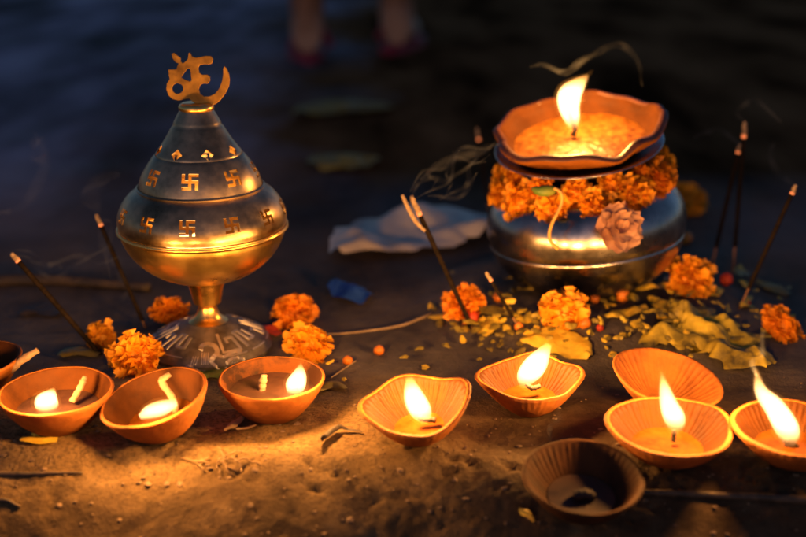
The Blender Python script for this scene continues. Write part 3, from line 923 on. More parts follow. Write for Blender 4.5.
def sbig(a):
    d = math.degrees(a) % 360
    f = 1 + .018 * sin(5 * a + 1.1) + .012 * sin(9 * a + .4)
    dz = .0016 * sin(6 * a + .6) + .0010 * sin(11 * a)
    e = math.exp(-((d - 292) / 9) ** 2); f -= .05 * e; dz -= .0045 * e
    e = math.exp(-((d - 262) / 16) ** 2); dz += .001 * e
    e = math.exp(-((d - 184) / 9) ** 2); f -= .04 * e; dz -= .003 * e
    e = math.exp(-((d - 350) / 14) ** 2); dz += .004 * e; f += .03 * e
    return f, dz


RB = 83 * .905 / FPX
BH = .0235
OUTP = [(0, 0), (.030, 0), (.036, .0008)] + smooth_prof([(.037, .0012), (.050, .0075), (.059, .0130), (RB - .0032, .0165)], 10) + [(RB - .0012, .0178), (RB - .0004, .0195), (RB, BH - .0024)]
RIMP = [(RB - .0006, BH - .0012), (RB - .0030, BH - .0002), (RB - .0055, BH)]
INP = smooth_prof([(RB - .0066, BH - .0012), (RB - .0085, .0165), (.0535, .0115), (.047, .0075), (.030, .0062)], 14) + [(0, .006)]
bm = lamp_mesh(RB, BH, .036, sbig, 0, n=200, lip=.0006, prof=(OUTP, RIMP, INP))
bm.faces.ensure_lookup_table()
for f in bm.faces:
    c = f.calc_center_median(); r_ = math.hypot(c.x, c.y); a = math.atan2(c.y, c.x); m_, dz = sbig(a)
    if r_ > (RB - .0060) * m_ and c.z > BH - .0028 + dz * .9: f.material_index = 2  # rim shade painted on as the dark slot
obj('bowl', bm, ['clay_glow', 'clay_in', 'clay_edge'], t)
obj('ghee', disc_mesh(.0515, .0098, rip=.0012), 'ghee', t)
yl = lm.translation.y
wick(t, None, .0021, 0, 'char', world_pts=[PV(573, 136, yl), PV(575, 128, yl), PV(571, 118, yl), PV(569, 108, yl)])
flame(t, [(574, 131), (572, 119), (569, 106), (570, 95), (578, 85), (588, 75)], [9, 19, 26, 29, 19, 3], yl - .002, .42, .75)


# ------------------------------------------------------------------ marigolds
def marigold_mesh(R, seed, n=110, flat=.75):
    rnd = random.Random(seed); bm = bmesh.new()
    for i in range(n):
        u = (i + .5) / n
        th = math.acos(1 - 1.55 * u); ph = i * 2.399963 + rnd.uniform(-.25, .25)
        nrm = Vector((sin(th) * cos(ph), sin(th) * sin(ph), cos(th)))
        rl = R * (.70 + .42 * rnd.random() ** 1.3)
        tv = Vector((-sin(ph), cos(ph), 0)); w = R * rnd.uniform(.22, .38)
        upv = nrm.cross(tv)
        base = nrm * R * .25; tip = nrm * rl
        lean_ = upv * rnd.uniform(-.25, .25) * R + tv * rnd.uniform(-.2, .2) * R
        rows = []
        tw = rnd.uniform(-.9, .9)
        tv2 = (tv * cos(tw) + upv * sin(tw)).normalized(); bv = nrm.cross(tv2)
        for j in range(4):
            s = j / 3
            c = base.lerp(tip + lean_ * .4, s)
            ww = w * (.30, .62, .95, 1.05)[j]
            row = []
            for k in range(5):
                q = k / 4 - .5
                ruff = (rnd.uniform(-.10, .10) * R if j >= 2 else 0) + (.10 * R * cos(k * pi) if j == 3 else 0)
                cup = (q * q * 4) * w * .35 * s
                p = c + tv2 * (q * ww * 1.3) + bv * (cup + ruff) + nrm * (-(q * q) * w * .7 if j == 3 else 0)
                p.z *= flat
                p *= 1 + .16 * noise.noise(p / R * 1.3 + Vector((seed * 3.1, 0, 0)))
                row.append(bm.verts.new(p))
            rows.append(row)
        for a, b in zip(rows, rows[1:]):
            for k in range(4): bm.faces.new((a[k], a[k + 1], b[k + 1], b[k]))
    rr = bmesh.ops.create_uvsphere(bm, u_segments=14, v_segments=8, radius=R * .62)
    for v in rr['verts']: v.co.z *= flat
    bm.verts.ensure_lookup_table()
    return bm


def to_me(bm, name, m):
    me = bpy.data.meshes.new(name); bm.normal_update(); bm.to_mesh(me); bm.free(); me.materials.append(MT[m])
    me.polygons.foreach_set('use_smooth', [True] * len(me.polygons)); return me


BL = [to_me(marigold_mesh(1, s, 92 if s < 4 else 80), 'marigold_petals', m) for s, m in ((1, 'marigold'), (2, 'marigold'), (3, 'marigold_deep'), (4, 'marigold_yellow'))]


def calyx_bm(R):
    bm = bmesh.new(); lathe(bm, [(0, -.95 * R), (.22 * R, -.93 * R), (.36 * R, -.6 * R), (.48 * R, -.25 * R), (.40 * R, .0)], 14); return bm


CAL = to_me(calyx_bm(1), 'calyx', 'green')
GM = 'loose marigold heads lying around the lamps'


def marigold(px, py, wpx, kind, label, tilt=(0, 0), lift=None, base=None, cal=True):
    """a flower head lying at a pixel (centre of the head)"""
    b = base or P(px, py)
    R = M(wpx / 2, b)
    if base is None:
        d = ray(px, py)                      # move along the sight line so that the head's centre stands R above the ground
        s = (b.z + R * .55 - CAM_H) / d.z; b = CAM + d * s
    mw = Matrix.Translation(b) @ Matrix.Rotation(tilt[0], 4, 'X') @ Matrix.Rotation(tilt[1], 4, 'Y') @ rotz(random.random() * 6)
    r = thing('marigold', label, 'flower', mw, GM)
    o = bpy.data.objects.new('petals', BL[kind]); col.objects.link(o); o.parent = r; o.scale = (R * random.uniform(.95, 1.15), R * random.uniform(.8, 1.0), R * random.uniform(.75, 1.05))
    if cal:
        c = bpy.data.objects.new('calyx', CAL); col.objects.link(c); c.parent = r; c.scale = (R * .8,) * 3
    return r


marigold(101, 336, 38, 3, 'golden marigold head behind the fluffy orange one at left, an incense stick leaning over it', (.9, -.3))
marigold(136, 356, 55, 1, 'fluffy orange marigold head between the burner foot and the second lamp', (.8, .2))
marigold(307, 343, 48, 0, 'bright orange marigold head just behind the soot stained lamp', (.7, -.2))
marigold(294, 312, 42, 2, 'deep orange marigold head out of focus right of the burner foot', (.6, .3))
marigold(170, 311, 42, 2, 'dull dark orange flower head blurred behind the burner stem, left', (.2, .1))
marigold(463, 303, 44, 2, 'orange marigold head at the foot of the leaning incense stick with long ash', (.8, -.3))
marigold(565, 311, 48, 0, 'round orange marigold head in front of the pot above the middle lamps', (1.0, .0))
marigold(690, 279, 50, 1, 'round orange marigold head right of the pot base', (1.0, .2))
marigold(782, 325, 44, 2, 'orange marigold head near the right edge with green calyx below', (.7, .3))
marigold(684, 200, 46, 3, 'yellow flower head blurred in the dark behind the pot at right', (.6, .2))

# garland round the neck of the pot
gz = pz_row(178)
GMW = Matrix.Translation(potb + Vector((-.004, 0, gz))) @ Matrix.Rotation(radians(7), 4, 'X') @ Matrix.Rotation(radians(-9), 4, 'Y')
t = thing('garland', 'garland of orange marigolds tied round the neck of the water pot', 'garland', GMW)
NG = 12
GR = .0615
for i in range(NG):
    a = -pi / 2 + (i + .12) * 2 * pi / NG
    R = .0178 * random.uniform(.94, 1.10)
    c = Vector((GR * cos(a), GR * sin(a), random.uniform(-.0055, .0035)))
    o = bpy.data.objects.new('marigold', BL[(0, 1, 2, 0, 1)[i % 5]]); col.objects.link(o); o.parent = t
    o.matrix_local = Matrix.Translation(c) @ rotz(a + pi / 2) @ Matrix.Rotation(radians(random.uniform(55, 100)), 4, 'X') @ rotz(random.random() * 6) @ Matrix.Scale(R, 4)
for i in range(12):
    a = -pi / 2 + (i + .65) * 2 * pi / 12
    R = .0112 * random.uniform(.92, 1.12)
    c = Vector(((GR - .007) * cos(a), (GR - .007) * sin(a), .0125 + random.uniform(-.002, .002)))
    o = bpy.data.objects.new('marigold', BL[(1, 2, 0)[i % 3]]); col.objects.link(o); o.parent = t
    o.matrix_local = Matrix.Translation(c) @ rotz(a + pi / 2) @ Matrix.Rotation(radians(random.uniform(45, 80)), 4, 'X') @ rotz(random.random() * 6) @ Matrix.Scale(R, 4)
for px, py, sx in ((545, 191, .8),):
    p = PV(px, py, POT_XY[1] - .080)
    bm = bmesh.new(); q = [p + Vector((-.011 * sx, .004, .001)), p + Vector((-.004, 0, 0)), p + Vector((.004, 0, .0005)), p + Vector((.010 * sx, .002, .001))]
    tube(bm, spline(q, 10), [.0012, .0026, .0034, .0038, .0040, .0039, .0036, .0030, .0024, .0012], 12, wob=.2)
    obj('calyx', bm, 'green', t, world=True)
ys_ = POT_XY[1] - .088
bm = bmesh.new(); tube(bm, spline([PV(554, 188, ys_), PV(561, 193, ys_ - .002), PV(561, 205, ys_ - .001), PV(551, 226, ys_ - .006), PV(550, 240, ys_ - .008), PV(558, 249, ys_ - .009)], 24), .00125, 8)
obj('stem', bm, 'stem', t, world=True)
bm = bmesh.new(); tube(bm, [Vector((.050 * cos(k * pi / 20), .050 * sin(k * pi / 20), 0)) for k in range(41)], .0012, 6)
obj('string', bm, 'red_thread', t)

# pale pink rose against the shoulder of the pot
rp = PV(619, 228, POT_XY[1] - .086)
mw = Matrix.Translation(rp) @ Matrix.Rotation(radians(62), 4, 'X') @ Matrix.Rotation(radians(18), 4, 'Y')
t = thing('rose', 'pale pink rose with ragged petals pressed against the pot shoulder under the garland', 'flower', mw)
rnd = random.Random(5)
for ring, (n_, rad, open_) in enumerate(((6, .0165, 1.15), (5, .012, .9), (3, .007, .55))):
    bm = bmesh.new()
    for i in range(n_):
        a = 2 * pi * i / n_ + ring * .6
        m_ = rotz(a); rows = []
        for j in range(5):
            s = j / 4; row = []
            for k in range(7):
                q = k / 6 - .5
                x = s * rad * (.4 + .6 * open_) + rnd.uniform(-1, 1) * .0010; z = s * rad * (1.15 - open_) * .9 - .004 * (q * 2) ** 2 * -1 * s + (.0012 * sin(k * 2.3 + i) if j == 4 else 0)
                y = q * rad * 1.35 * sin(.35 + s * 2.1)
                row.append(bm.verts.new(m_ @ Vector((x, y, z))))
            rows.append(row)
        for r0, r1 in zip(rows, rows[1:]):
            for k in range(6): bm.faces.new((r0[k], r0[k + 1], r1[k + 1], r1[k]))
    obj('petals', bm, 'pink', t)


# ------------------------------------------------------------------ loose petals, buds, leaves
def sheet(pts_px, wid, seed, m, name, lift=.0015, crump=.004, nu=18, nv=8, edge=.35, sub=True, freq=None):
    """a crumpled leaf-like sheet following pixel points on the ground; wid = half widths in metres"""
    rnd = random.Random(seed)
    fq = 55 if freq is None else freq
    c = spline([P(a, b) for a, b in pts_px], nu); W = spline([(w, 0, 0) for w in wid], nu)
    bm = bmesh.new(); rows = []
    for i, p in enumerate(c):
        d = (c[min(i + 1, nu - 1)] - c[max(0, i - 1)]); d.z = 0; d.normalize(); s = Vector((-d.y, d.x, 0)); row = []
        for k in range(nv):
            q = 2 * k / (nv - 1) - 1
            w = max(.0003, W[i].x) * (1 + edge * noise.noise(Vector((i * .55, q * 1.2, seed * 3.7))))
            v = p + s * (q * w)
            z = hz(v.x, v.y) + lift + crump * (.5 + noise.fractal(Vector((v.x * fq, v.y * fq, seed)), 1, 2, 3) * .8) * (1 - .55 * q * q)
            row.append(bm.verts.new((v.x, v.y, max(z, hz(v.x, v.y) + .0006))))
        rows.append(row)
    for a, b in zip(rows, rows[1:]):
        for k in range(nv - 1): bm.faces.new((a[k], a[k + 1], b[k + 1], b[k]))
    o = obj(name, bm, m)
    if sub:
        md = o.modifiers.new('smooth', 'SUBSURF'); md.levels = md.render_levels = 1
    return o


tag(sheet([(668, 318), (690, 322), (712, 340), (742, 362), (770, 372)], [.010, .022, .030, .022, .006], 3, 'olive', 'wilted_leaf', crump=.017, edge=.8, nu=36, nv=22), 'large crumpled leaf smeared turmeric yellow behind the unlit tipped lamp', 'leaf')
tag(sheet([(640, 352), (665, 340), (700, 346), (735, 360)], [.004, .012, .014, .004], 8, 'olive', 'wilted_leaf', crump=.012, edge=.7, nu=24, nv=12), 'smaller smeared yellow leaf close behind the rim of the unlit tipped lamp', 'leaf')
tag(sheet([(628, 289), (645, 291), (664, 287)], [.003, .008, .003], 11, 'yellow', 'yellow_petal', crump=.006), 'upper of two folded yellow petals left of the marigold at the pot base', 'petal')
tag(sheet([(604, 321), (622, 316), (646, 311)], [.002, .0075, .004], 12, 'yellow', 'yellow_petal', crump=.006), 'flat yellow petal in front of the pot, pointing left', 'petal')
tag(sheet([(650, 300), (661, 308), (664, 318)], [.003, .007, .003], 13, 'yellow', 'yellow_petal', crump=.006), 'lower folded yellow petal left of the marigold at the pot base', 'petal')
tag(sheet([(672, 329), (682, 326), (690, 322)], [.002, .006, .003], 15, 'yellow', 'yellow_petal', crump=.008), 'small bright yellow petal on top of the big smeared leaf', 'petal')
tag(sheet([(520, 345), (545, 342), (575, 352), (590, 362)], [.004, .014, .012, .003], 16, 'yellow', 'yellow_petal', crump=.007, nu=22, nv=10), 'broad yellow petal lying behind the flame of the middle lamp', 'petal')
tag(sheet([(482, 338), (490, 328), (496, 320)], [.004, .008, .002], 17, 'yellow', 'yellow_petal', crump=.005), 'pointed yellow petal left of the round marigold before the pot', 'petal')
tag(sheet([(470, 314), (495, 313), (520, 318)], [.003, .006, .002], 18, 'olive', 'yellow_petal', crump=.004), 'dull yellow green petal beside the foot of the short incense stick', 'petal')
tag(sheet([(514, 318), (528, 322), (548, 316)], [.002, .006, .002], 19, 'yellow', 'yellow_petal', crump=.005), 'orange yellow petal touching the left of the round marigold before the pot', 'petal')
rnd = random.Random(21)
MORE = [(rnd.gauss(490, 38), rnd.gauss(330, 22), rnd.uniform(3, 9)) for _ in range(46)] + [(rnd.gauss(690, 42), rnd.gauss(330, 22), rnd.uniform(3, 10)) for _ in range(60)] \
    + [(rnd.gauss(625, 30), rnd.gauss(300, 12), rnd.uniform(3, 8)) for _ in range(22)] + [(rnd.uniform(500, 790), rnd.gauss(330, 22), rnd.uniform(2.5, 6)) for _ in range(90)]
MORE = [q for q in MORE if 262 < q[1] < 372 and q[0] < 800]
for i, (a, b, w) in enumerate(MORE + [(440, 326, 7), (462, 351, 6), (481, 347, 5), (446, 357, 6), (432, 309, 7), (437, 322, 9), (455, 336, 5), (500, 352, 6), (510, 338, 6), (536, 336, 7), (419, 353, 5), (425, 370, 6), (404, 366, 5),
                             (600, 330, 5), (548, 330, 6), (570, 338, 7), (330, 372, 5), (344, 385, 4), (496, 300, 4), (715, 300, 5), (640, 330, 5), (590, 344, 6), (452, 318, 6), (490, 356, 5)]):
    ang = rnd.uniform(-1.6, 1.6)
    o = sheet([(a - w * cos(ang), b - w * .45 * sin(ang)), (a, b - 1), (a + w * cos(ang), b + w * .45 * sin(ang))], [.001, .0028 * w / 6, .001], 30 + i, rnd.choice(['yellow', 'olive', 'olive', 'dull_leaf']), 'fallen_petal', crump=rnd.uniform(.002, .007), lift=rnd.uniform(.001, .007), nu=8, nv=5, edge=.8)
    tag(o, 'small fallen yellow petal lying on the dark ground around the flowers', 'petal', 'small fallen petals on the dark ground')


def bud(px, py, w, m, label):
    b = P(px, py); R = M(w / 2, b); bm = bmesh.new()
    lathe(bm, [(0, 0), (R * .6, R * .1), (R, R * .75), (R * .9, R * 1.3), (R * .45, R * 1.75), (0, R * 1.8)], 16)
    for v in bm.verts: v.co += noise.noise_vector(v.co * 300 + Vector((px, 0, 0))) * R * .14
    o = obj('flower_bud', bm, m); o.location = b; o.rotation_euler = (random.uniform(-.4, .4), random.uniform(-.4, .4), random.random() * 6)
    tag(o, label, 'bud')


bud(620, 301, 15, 'bud', 'larger orange bud right of the round marigold in front of the pot')
bud(595, 303, 10, 'bud', 'small orange bud beside the round marigold in front of the pot')
bud(585, 327, 14, 'bud', 'orange bud touching the lower right of the round marigold')
bud(599, 331, 8, 'red', 'tiny red bud at the lower right of the round marigold')
bud(377, 354, 11, 'bud', 'dark orange bud alone behind the three cornered lamp')
bud(349, 364, 10, 'bud', 'dull orange bud right of the soot stained lamp')
bud(655, 258, 22, 'bud', 'orange bud leaning on the lower right side of the pot')
bud(686, 243, 14, 'bud', 'small brownish bud blurred right of the pot')
bud(498, 302, 12, 'bud', 'small orange bud left of the short incense stick')
bud(470, 322, 16, 'red', 'red orange bud below the marigold at the leaning incense stick')
bud(724, 284, 14, 'red', 'dark red bud right of the marigold beside the pot')
bud(748, 306, 7, 'red', 'tiny red bud below the right hand incense stick')
bud(520, 330, 10, 'bud', 'tiny orange bud at the foot of the short incense stick')
tag(sheet([(758, 284), (772, 290), (790, 297)], [.003, .009, .003], 60, 'dull_leaf', 'green_leaf', crump=.004), 'dull green leaf blurred behind the marigold at the right edge', 'leaf')
tag(sheet([(100, 358), (75, 354), (60, 361)], [.003, .009, .003], 61, 'dull_leaf', 'green_leaf', crump=.005), 'dull green leaf behind the first lamp at left', 'leaf')
tag(sheet([(196, 382), (212, 376), (228, 382)], [.003, .009, .003], 62, 'green', 'green_leaf', crump=.004), 'dark green leaf between the second and third lamp', 'leaf')
tag(sheet([(318, 394), (332, 388), (346, 392)], [.002, .006, .002], 63, 'dull_leaf', 'green_leaf', crump=.003), 'narrow olive leaf at the right of the soot stained lamp', 'leaf')
tag(sheet([(280, 338), (268, 332), (262, 338)], [.003, .008, .003], 64, 'red', 'red_petal', crump=.004), 'red petal between burner foot and bright orange marigold', 'petal')


# ------------------------------------------------------------------ incense sticks
def incense(base_px, tip_px, r, label, dy=0.0, coat=.72, ash=.05, curl=False, m='ash'):
    b = P(*base_px, -.004); tp = PV(*tip_px, b.y + dy)
    t = thing('incense_stick', label, 'incense stick', Matrix.Translation(b), 'burning incense sticks stuck upright around the offerings')
    at = lambda s: b.lerp(tp, s)
    bm = bmesh.new(); tube(bm, [at(0), at(.5 * (1 - coat)), at(1 - coat + .01)], r * .55, 8); obj('stick', bm, 'bamboo', t, world=True)
    bm = bmesh.new(); tube(bm, [at(1 - coat + (coat - ash) * k / 12) for k in range(13)], r, 10, wob=.14); obj('incense_paste', bm, 'incense', t, world=True)
    bm = bmesh.new(); tube(bm, [at(1 - ash), at(1 - ash * .8)], r * 1.04, 10, wob=.1); obj('ember', bm, 'tip', t, world=True)
    bm = bmesh.new(); tube(bm, [at(1 - ash * .8 + ash * .8 * k / 6) + Vector((sin(k * 1.3), 0, cos(k))) * r * .1 for k in range(7)], [r * (1.02, 1.05, 1, 1.04, .98, .9, .6)[k] for k in range(7)], 10, wob=.14)
    obj('ash', bm, m, t, world=True)
    if curl:
        p = [PV(a, c, b.y + dy - .004) for a, c in ((425, 231), (416, 222), (408, 208), (402, 195))]
        bm = bmesh.new(); tube(bm, spline(p, 12), [r * .6 + r * .25 * sin(k / 11 * pi) for k in range(12)], 8, flat=.7); obj('ash', bm, 'ash', t, world=True)
    return t


incense((474, 327), (411, 196), .0019, 'thick incense stick leaning left before the pot with a long split ash', ash=.14, curl=True, coat=.95)
incense((524, 331), (486, 272), .0014, 'short burnt down incense stick beside the round marigold', ash=.14, coat=.7)
incense((104, 354), (11, 253), .0019, 'incense stick leaning far left over the golden marigold', ash=.08, coat=.98)
incense((147, 327), (96, 214), .0017, 'dim blurred incense stick left of the burner', ash=.1, coat=.9)
incense((733, 272), (745, 122), .0019, 'taller upright incense stick of the close pair at right', ash=.10, coat=.80)
incense((711, 268), (740, 144), .0019, 'shorter incense stick of the close pair at right', ash=.07, coat=.80)
incense((738, 308), (796, 185), .0017, 'incense stick leaning right near the right edge', ash=.07, coat=.80)
incense((492, 226), (477, 128), .0016, 'blurred incense stick hidden behind the left of the pot', ash=.12)

# ------------------------------------------------------------------ litter in front


def stick(name, pix, rad, m, label, cat, lift=.001, seg=8):
    pts = spline([P(a, b) for a, b in pix], 30)
    for i, p in enumerate(pts): p.z = hz(p.x, p.y) + lift
    # smooth the height so that the stick is straight-ish
    zs = [p.z for p in pts]
    for i, p in enumerate(pts): p.z = sum(zs[max(0, i - 5):i + 6]) / len(zs[max(0, i - 5):i + 6])
    bm = bmesh.new(); n = len(pts); tube(bm, pts, [rad[0] + (rad[1] - rad[0]) * i / (n - 1) for i in range(n)], seg, wob=.18)
    return tag(obj(name, bm, m), label, cat)


stick('twig', [(-14, 477), (30, 476), (82, 474)], (.0020, .0006), 'twig', 'dark thin twig on the earth at the lower left edge', 'twig', .0012)
stick('twig', [(838, 506), (760, 500), (690, 496), (640, 495)], (.0026, .0017), 'twig', 'long straight dark twig on the right, in front of the lit lamps', 'twig', .0018)
stick('twig', [(308, 336), (350, 335), (400, 327), (432, 313)], (.0006, .0012), 'pale_twig', 'thin pale dry stem lying blurred left of the pot', 'stem', .0015)
stick('twig', [(-10, 500), (8, 502), (20, 508)], (.0016, .0008), 'twig', 'short dark twig in the bottom left corner', 'twig', .001)
stick('twig', [(331, 379), (344, 370), (356, 362)], (.0005, .0005), 'pale_twig', 'thin pale stalk at the right of the soot stained lamp', 'stem', .001)
tag(sheet([(320, 450), (328, 440), (340, 433), (362, 434)], [.0012, .0030, .0022, .0008], 71, 'dark_leaf', 'dead_leaf', crump=.006, lift=.002, nu=16, nv=6), 'dark curled dead leaf on the earth left of the three cornered lamp', 'leaf')
tag(sheet([(224, 434), (234, 428), (244, 421)], [.0008, .0030, .0015], 72, 'husk', 'husk', crump=.004, nu=10, nv=5), 'upright brown husk shard below the soot stained lamp', 'husk')
tag(sheet([(236, 434), (246, 431), (256, 428)], [.0006, .0018, .0008], 73, 'husk', 'husk', crump=.003, nu=8, nv=5), 'small flat husk shard just right of the upright one', 'husk')
tag(sheet([(22, 442), (40, 443), (58, 441)], [.003, .0052, .003], 74, 'yellow', 'yellow_petal', crump=.002, nu=12, nv=7), 'yellow smear like petal on the earth below the first lamp', 'petal')
bud(37, 438, 9, 'yellow', 'tiny yellow lump on the yellow petal below the first lamp')
tag(sheet([(519, 518), (526, 521), (534, 528)], [.0006, .0016, .0006], 75, 'yellow', 'fallen_leaf', crump=.004, lift=.003, nu=8, nv=5), 'tiny bright leaf scrap left of the burnt out lamp', 'leaf')
bm = bmesh.new(); rnd = random.Random(4)
for k in range(9):
    a = rnd.uniform(0, 6); c = Vector((222 + rnd.uniform(-10, 10), 462 + rnd.uniform(-5, 5)))
    pts = []
    for i in range(6):
        a += rnd.uniform(-.8, .8); c = c + Vector((cos(a) * 6, sin(a) * 3.2)); p = P(c.x, c.y, .001 + .002 * rnd.random()); pts.append(p)
    tube(bm, spline(pts, 18), .00045, 5)
tag(obj('fibre_tangle', bm, 'husk'), 'small tangle of dry plant fibres on the earth in front of the lamps', 'fibres')
rnd = random.Random(14)
for i, (a, b) in enumerate([(140, 483), (148, 484), (167, 484), (180, 484), (98, 431), (283, 431), (297, 424), (255, 470), (310, 470), (400, 470), (455, 480), (60, 505), (120, 520), (470, 455), (350, 520), (250, 505)]):
    p = P(a, b); bm = bmesh.new(); s = rnd.uniform(.0012, .0024)
    bmesh.ops.create_icosphere(bm, subdivisions=2, radius=s)
    for v in bm.verts: v.co += noise.noise_vector(v.co * 500 + Vector((i, 0, 0))) * s * .5; v.co.z *= .6
    o = obj('pebble', bm, 'grit', smooth=False); o.location = p
    tag(o, 'tiny brown clod of dry earth lying in front of the lamps', 'clod', 'tiny clods of earth in front')

# ------------------------------------------------------------------ things blurred behind
tag(sheet([(336, 262), (370, 250), (410, 238), (450, 232), (500, 240)], [.008, .045, .064, .060, .04], 81, 'white', 'plastic_sheet', crump=.022, lift=.004, edge=.2, freq=18, nu=30, nv=14), 'dirty white crumpled plastic sheet blurred behind the leaning incense stick', 'plastic sheet')
tag(sheet([(334, 288), (350, 296), (368, 304)], [.008, .013, .008], 82, 'blue', 'plastic_scrap', crump=.012, lift=.001, nu=14, nv=8), 'small blue plastic scrap on the ground between burner and incense stick', 'plastic scrap')
tag(sheet([(318, 172), (345, 166), (376, 168)], [.02, .05, .02], 83, 'dull_leaf', 'leaf_plate', crump=.012, lift=.004, nu=14, nv=8), 'dull yellow leaf plate far behind, blurred, right of the burner lid', 'leaf plate')
tag(sheet([(300, 118), (340, 110), (392, 112)], [.02, .06, .02], 84, 'dull_leaf', 'dead_leaf', crump=.012, lift=.004, nu=14, nv=8), 'dark brownish leaf far behind, above the dull yellow leaf plate', 'leaf')
stick('stick', [(-60, 290), (40, 284), (150, 292)], (.006, .004), 'dark_leaf', 'long dark stalk lying blurred behind the far left incense stick', 'stalk', .004)
tag(sheet([(20, 318), (42, 312), (62, 318)], [.004, .012, .004], 85, 'dark_leaf', 'dead_leaf', crump=.006, nu=12, nv=6), 'dark leaf blurred under the far left incense stick', 'leaf')

# person far behind; the frame shows the lower legs only
fa, fb = P(308, 60), P(396, 52)


o_ = 0


def person():
    root = thing('person', 'person standing far behind in red sandals, only bare lower legs in frame', 'person', Matrix.Translation(Vector(((fa.x + fb.x) / 2, (fa.y + fb.y) / 2, 0))))
    me = bpy.data.meshes.new('body'); c = Vector(((fa.x + fb.x) / 2, (fa.y + fb.y) / 2, 0))
    A = fa - c; B = fb - c
    V = [(0, 0, .95), (0, 0, 1.12), (0, 0, 1.32), (0, .01, 1.46), (0, .015, 1.53), (0, .03, 1.62), (0, .025, 1.70)]
    Rr = [.15, .14, .16, .09, .055, .085, .07]
    E = [(0, 1), (1, 2), (2, 3), (3, 4), (4, 5), (5, 6)]

    def add(p, r, frm):
        V.append(tuple(p)); Rr.append(r); E.append((frm, len(V) - 1)); return len(V) - 1
    for F_ in (A, B):
        o_ = .25 if F_.x > 0 else -.12
        k = add((F_.x * .7, F_.y * .5, .86), .095, 0); k = add((F_.x, F_.y + .03, .50), .060, k); k = add((F_.x, F_.y - .005, .33), .055, k)
        k = add((F_.x, F_.y - .01, .10), .036, k); k = add((F_.x, F_.y - .004, .050), .034, k)
        add((F_.x, F_.y - .035, .042), .028, k); k = add((F_.x + .07 * o_, F_.y + .07, .046), .032, k); add((F_.x + .15 * o_, F_.y + .15, .036), .024, k)
    for s in (-1, 1):
        k = add((s * .19, 0, 1.38), .055, 2); k = add((s * .23, .01, 1.10), .042, k); k = add((s * .22, .10, .86), .032, k); k = add((s * .21, .14, .78), .026, k)
        for q in range(4): add((s * (.19 + q * .012), .17 + q * .008, .69 + .008 * q), .008, k)
        add((s * .17, .18, .74), .009, k)
    me.from_pydata(V, E, []); o = bpy.data.objects.new('body', me); col.objects.link(o)
    md = o.modifiers.new('skin', 'SKIN'); md.use_smooth_shade = True
    for i, v in enumerate(me.skin_vertices[0].data): v.radius = (Rr[i], Rr[i]); v.use_root = i == 0
    ss = o.modifiers.new('sub', 'SUBSURF'); ss.levels = ss.render_levels = 2
    res = bpy.data.meshes.new_from_object(o.evaluated_get(bpy.context.evaluated_depsgraph_get())); bpy.data.objects.remove(o); res.materials.clear()
    obj('body', res, 'skin', root)
    bm = bmesh.new(); lathe(bm, [(.30, .52), (.27, .75), (.20, .98), (.205, 1.0), (.19, 1.2), (.215, 1.40), (.12, 1.50), (.075, 1.53), (.07, 1.52), (.18, 1.38), (.17, 1.0), (.29, .53)], 40, closed=True)
    for v in bm.verts:
        a = math.atan2(v.co.y, v.co.x); v.co.x *= 1 + .05 * sin(a * 9); v.co.y *= 1 + .05 * sin(a * 9)
        v.co.y *= .72
    obj('wrap', bm, 'cloth', root)
    bm = bmesh.new(); bmesh.ops.create_uvsphere(bm, u_segments=24, v_segments=14, radius=.105, matrix=Matrix.Translation((0, .005, 1.665)) @ Matrix.Diagonal((.85, 1.0, 1.0, 1)))
    for v in list(bm.verts):
        if v.co.y > .07 and v.co.z < 1.69 or v.co.z < 1.58: bm.verts.remove(v)
    obj('hair', bm, 'hair', root)
    for F_ in (A, B):
        bm = bmesh.new(); sole = []
        for i in range(24):
            a = 2 * pi * i / 24; v_ = .05 + .13 * cos(a); sole.append((F_.x + (.25 if F_.x > 0 else -.12) * v_ + (.040 + .008 * cos(a)) * sin(a), F_.y + v_, 0))
        lo_ = [bm.verts.new((x, y, .002)) for x, y, _ in sole]; hi_ = [bm.verts.new((x, y, .020)) for x, y, _ in sole]
        bm.faces.new(lo_[::-1]); bm.faces.new(hi_)
        for i in range(24): bm.faces.new((lo_[i], lo_[(i + 1) % 24], hi_[(i + 1) % 24], hi_[i]))
        tube(bm, spline([Vector((F_.x - .04, F_.y + .07, .02)), Vector((F_.x + .0, F_.y + .08, .085)), Vector((F_.x + .045, F_.y + .07, .02))], 12), .010, 8)
        obj('sandal', bm, 'sandal', root, sharp=40)


person()


# ------------------------------------------------------------------ smoke
def smoke(label, strands, y, m='smoke'):
    bm = bmesh.new()
    for pts, w in strands:
        sp = spline([(a, b, 0) for a, b in pts], 10 * len(pts)); n = len(sp)
        P3 = [PV(v.x, v.y, y) + Vector((0, .006 * sin(i * .21), 0)) for i, v in enumerate(sp)]
        R = [max(.0003, M(w * (.25 + .75 * sin(pi * (i + .5) / n)) * (.9 + .35 * noise.noise(Vector((i * .12, w, pts[0][0])))) / 2, p)) for i, p in enumerate(P3)]
        tube(bm, P3, [r_ * 1.9 for r_ in R], 16, flat=.8)
    o = obj('smoke_wisp', bm, m)
    return tag(o, label, 'smoke', 'wisps of incense smoke')


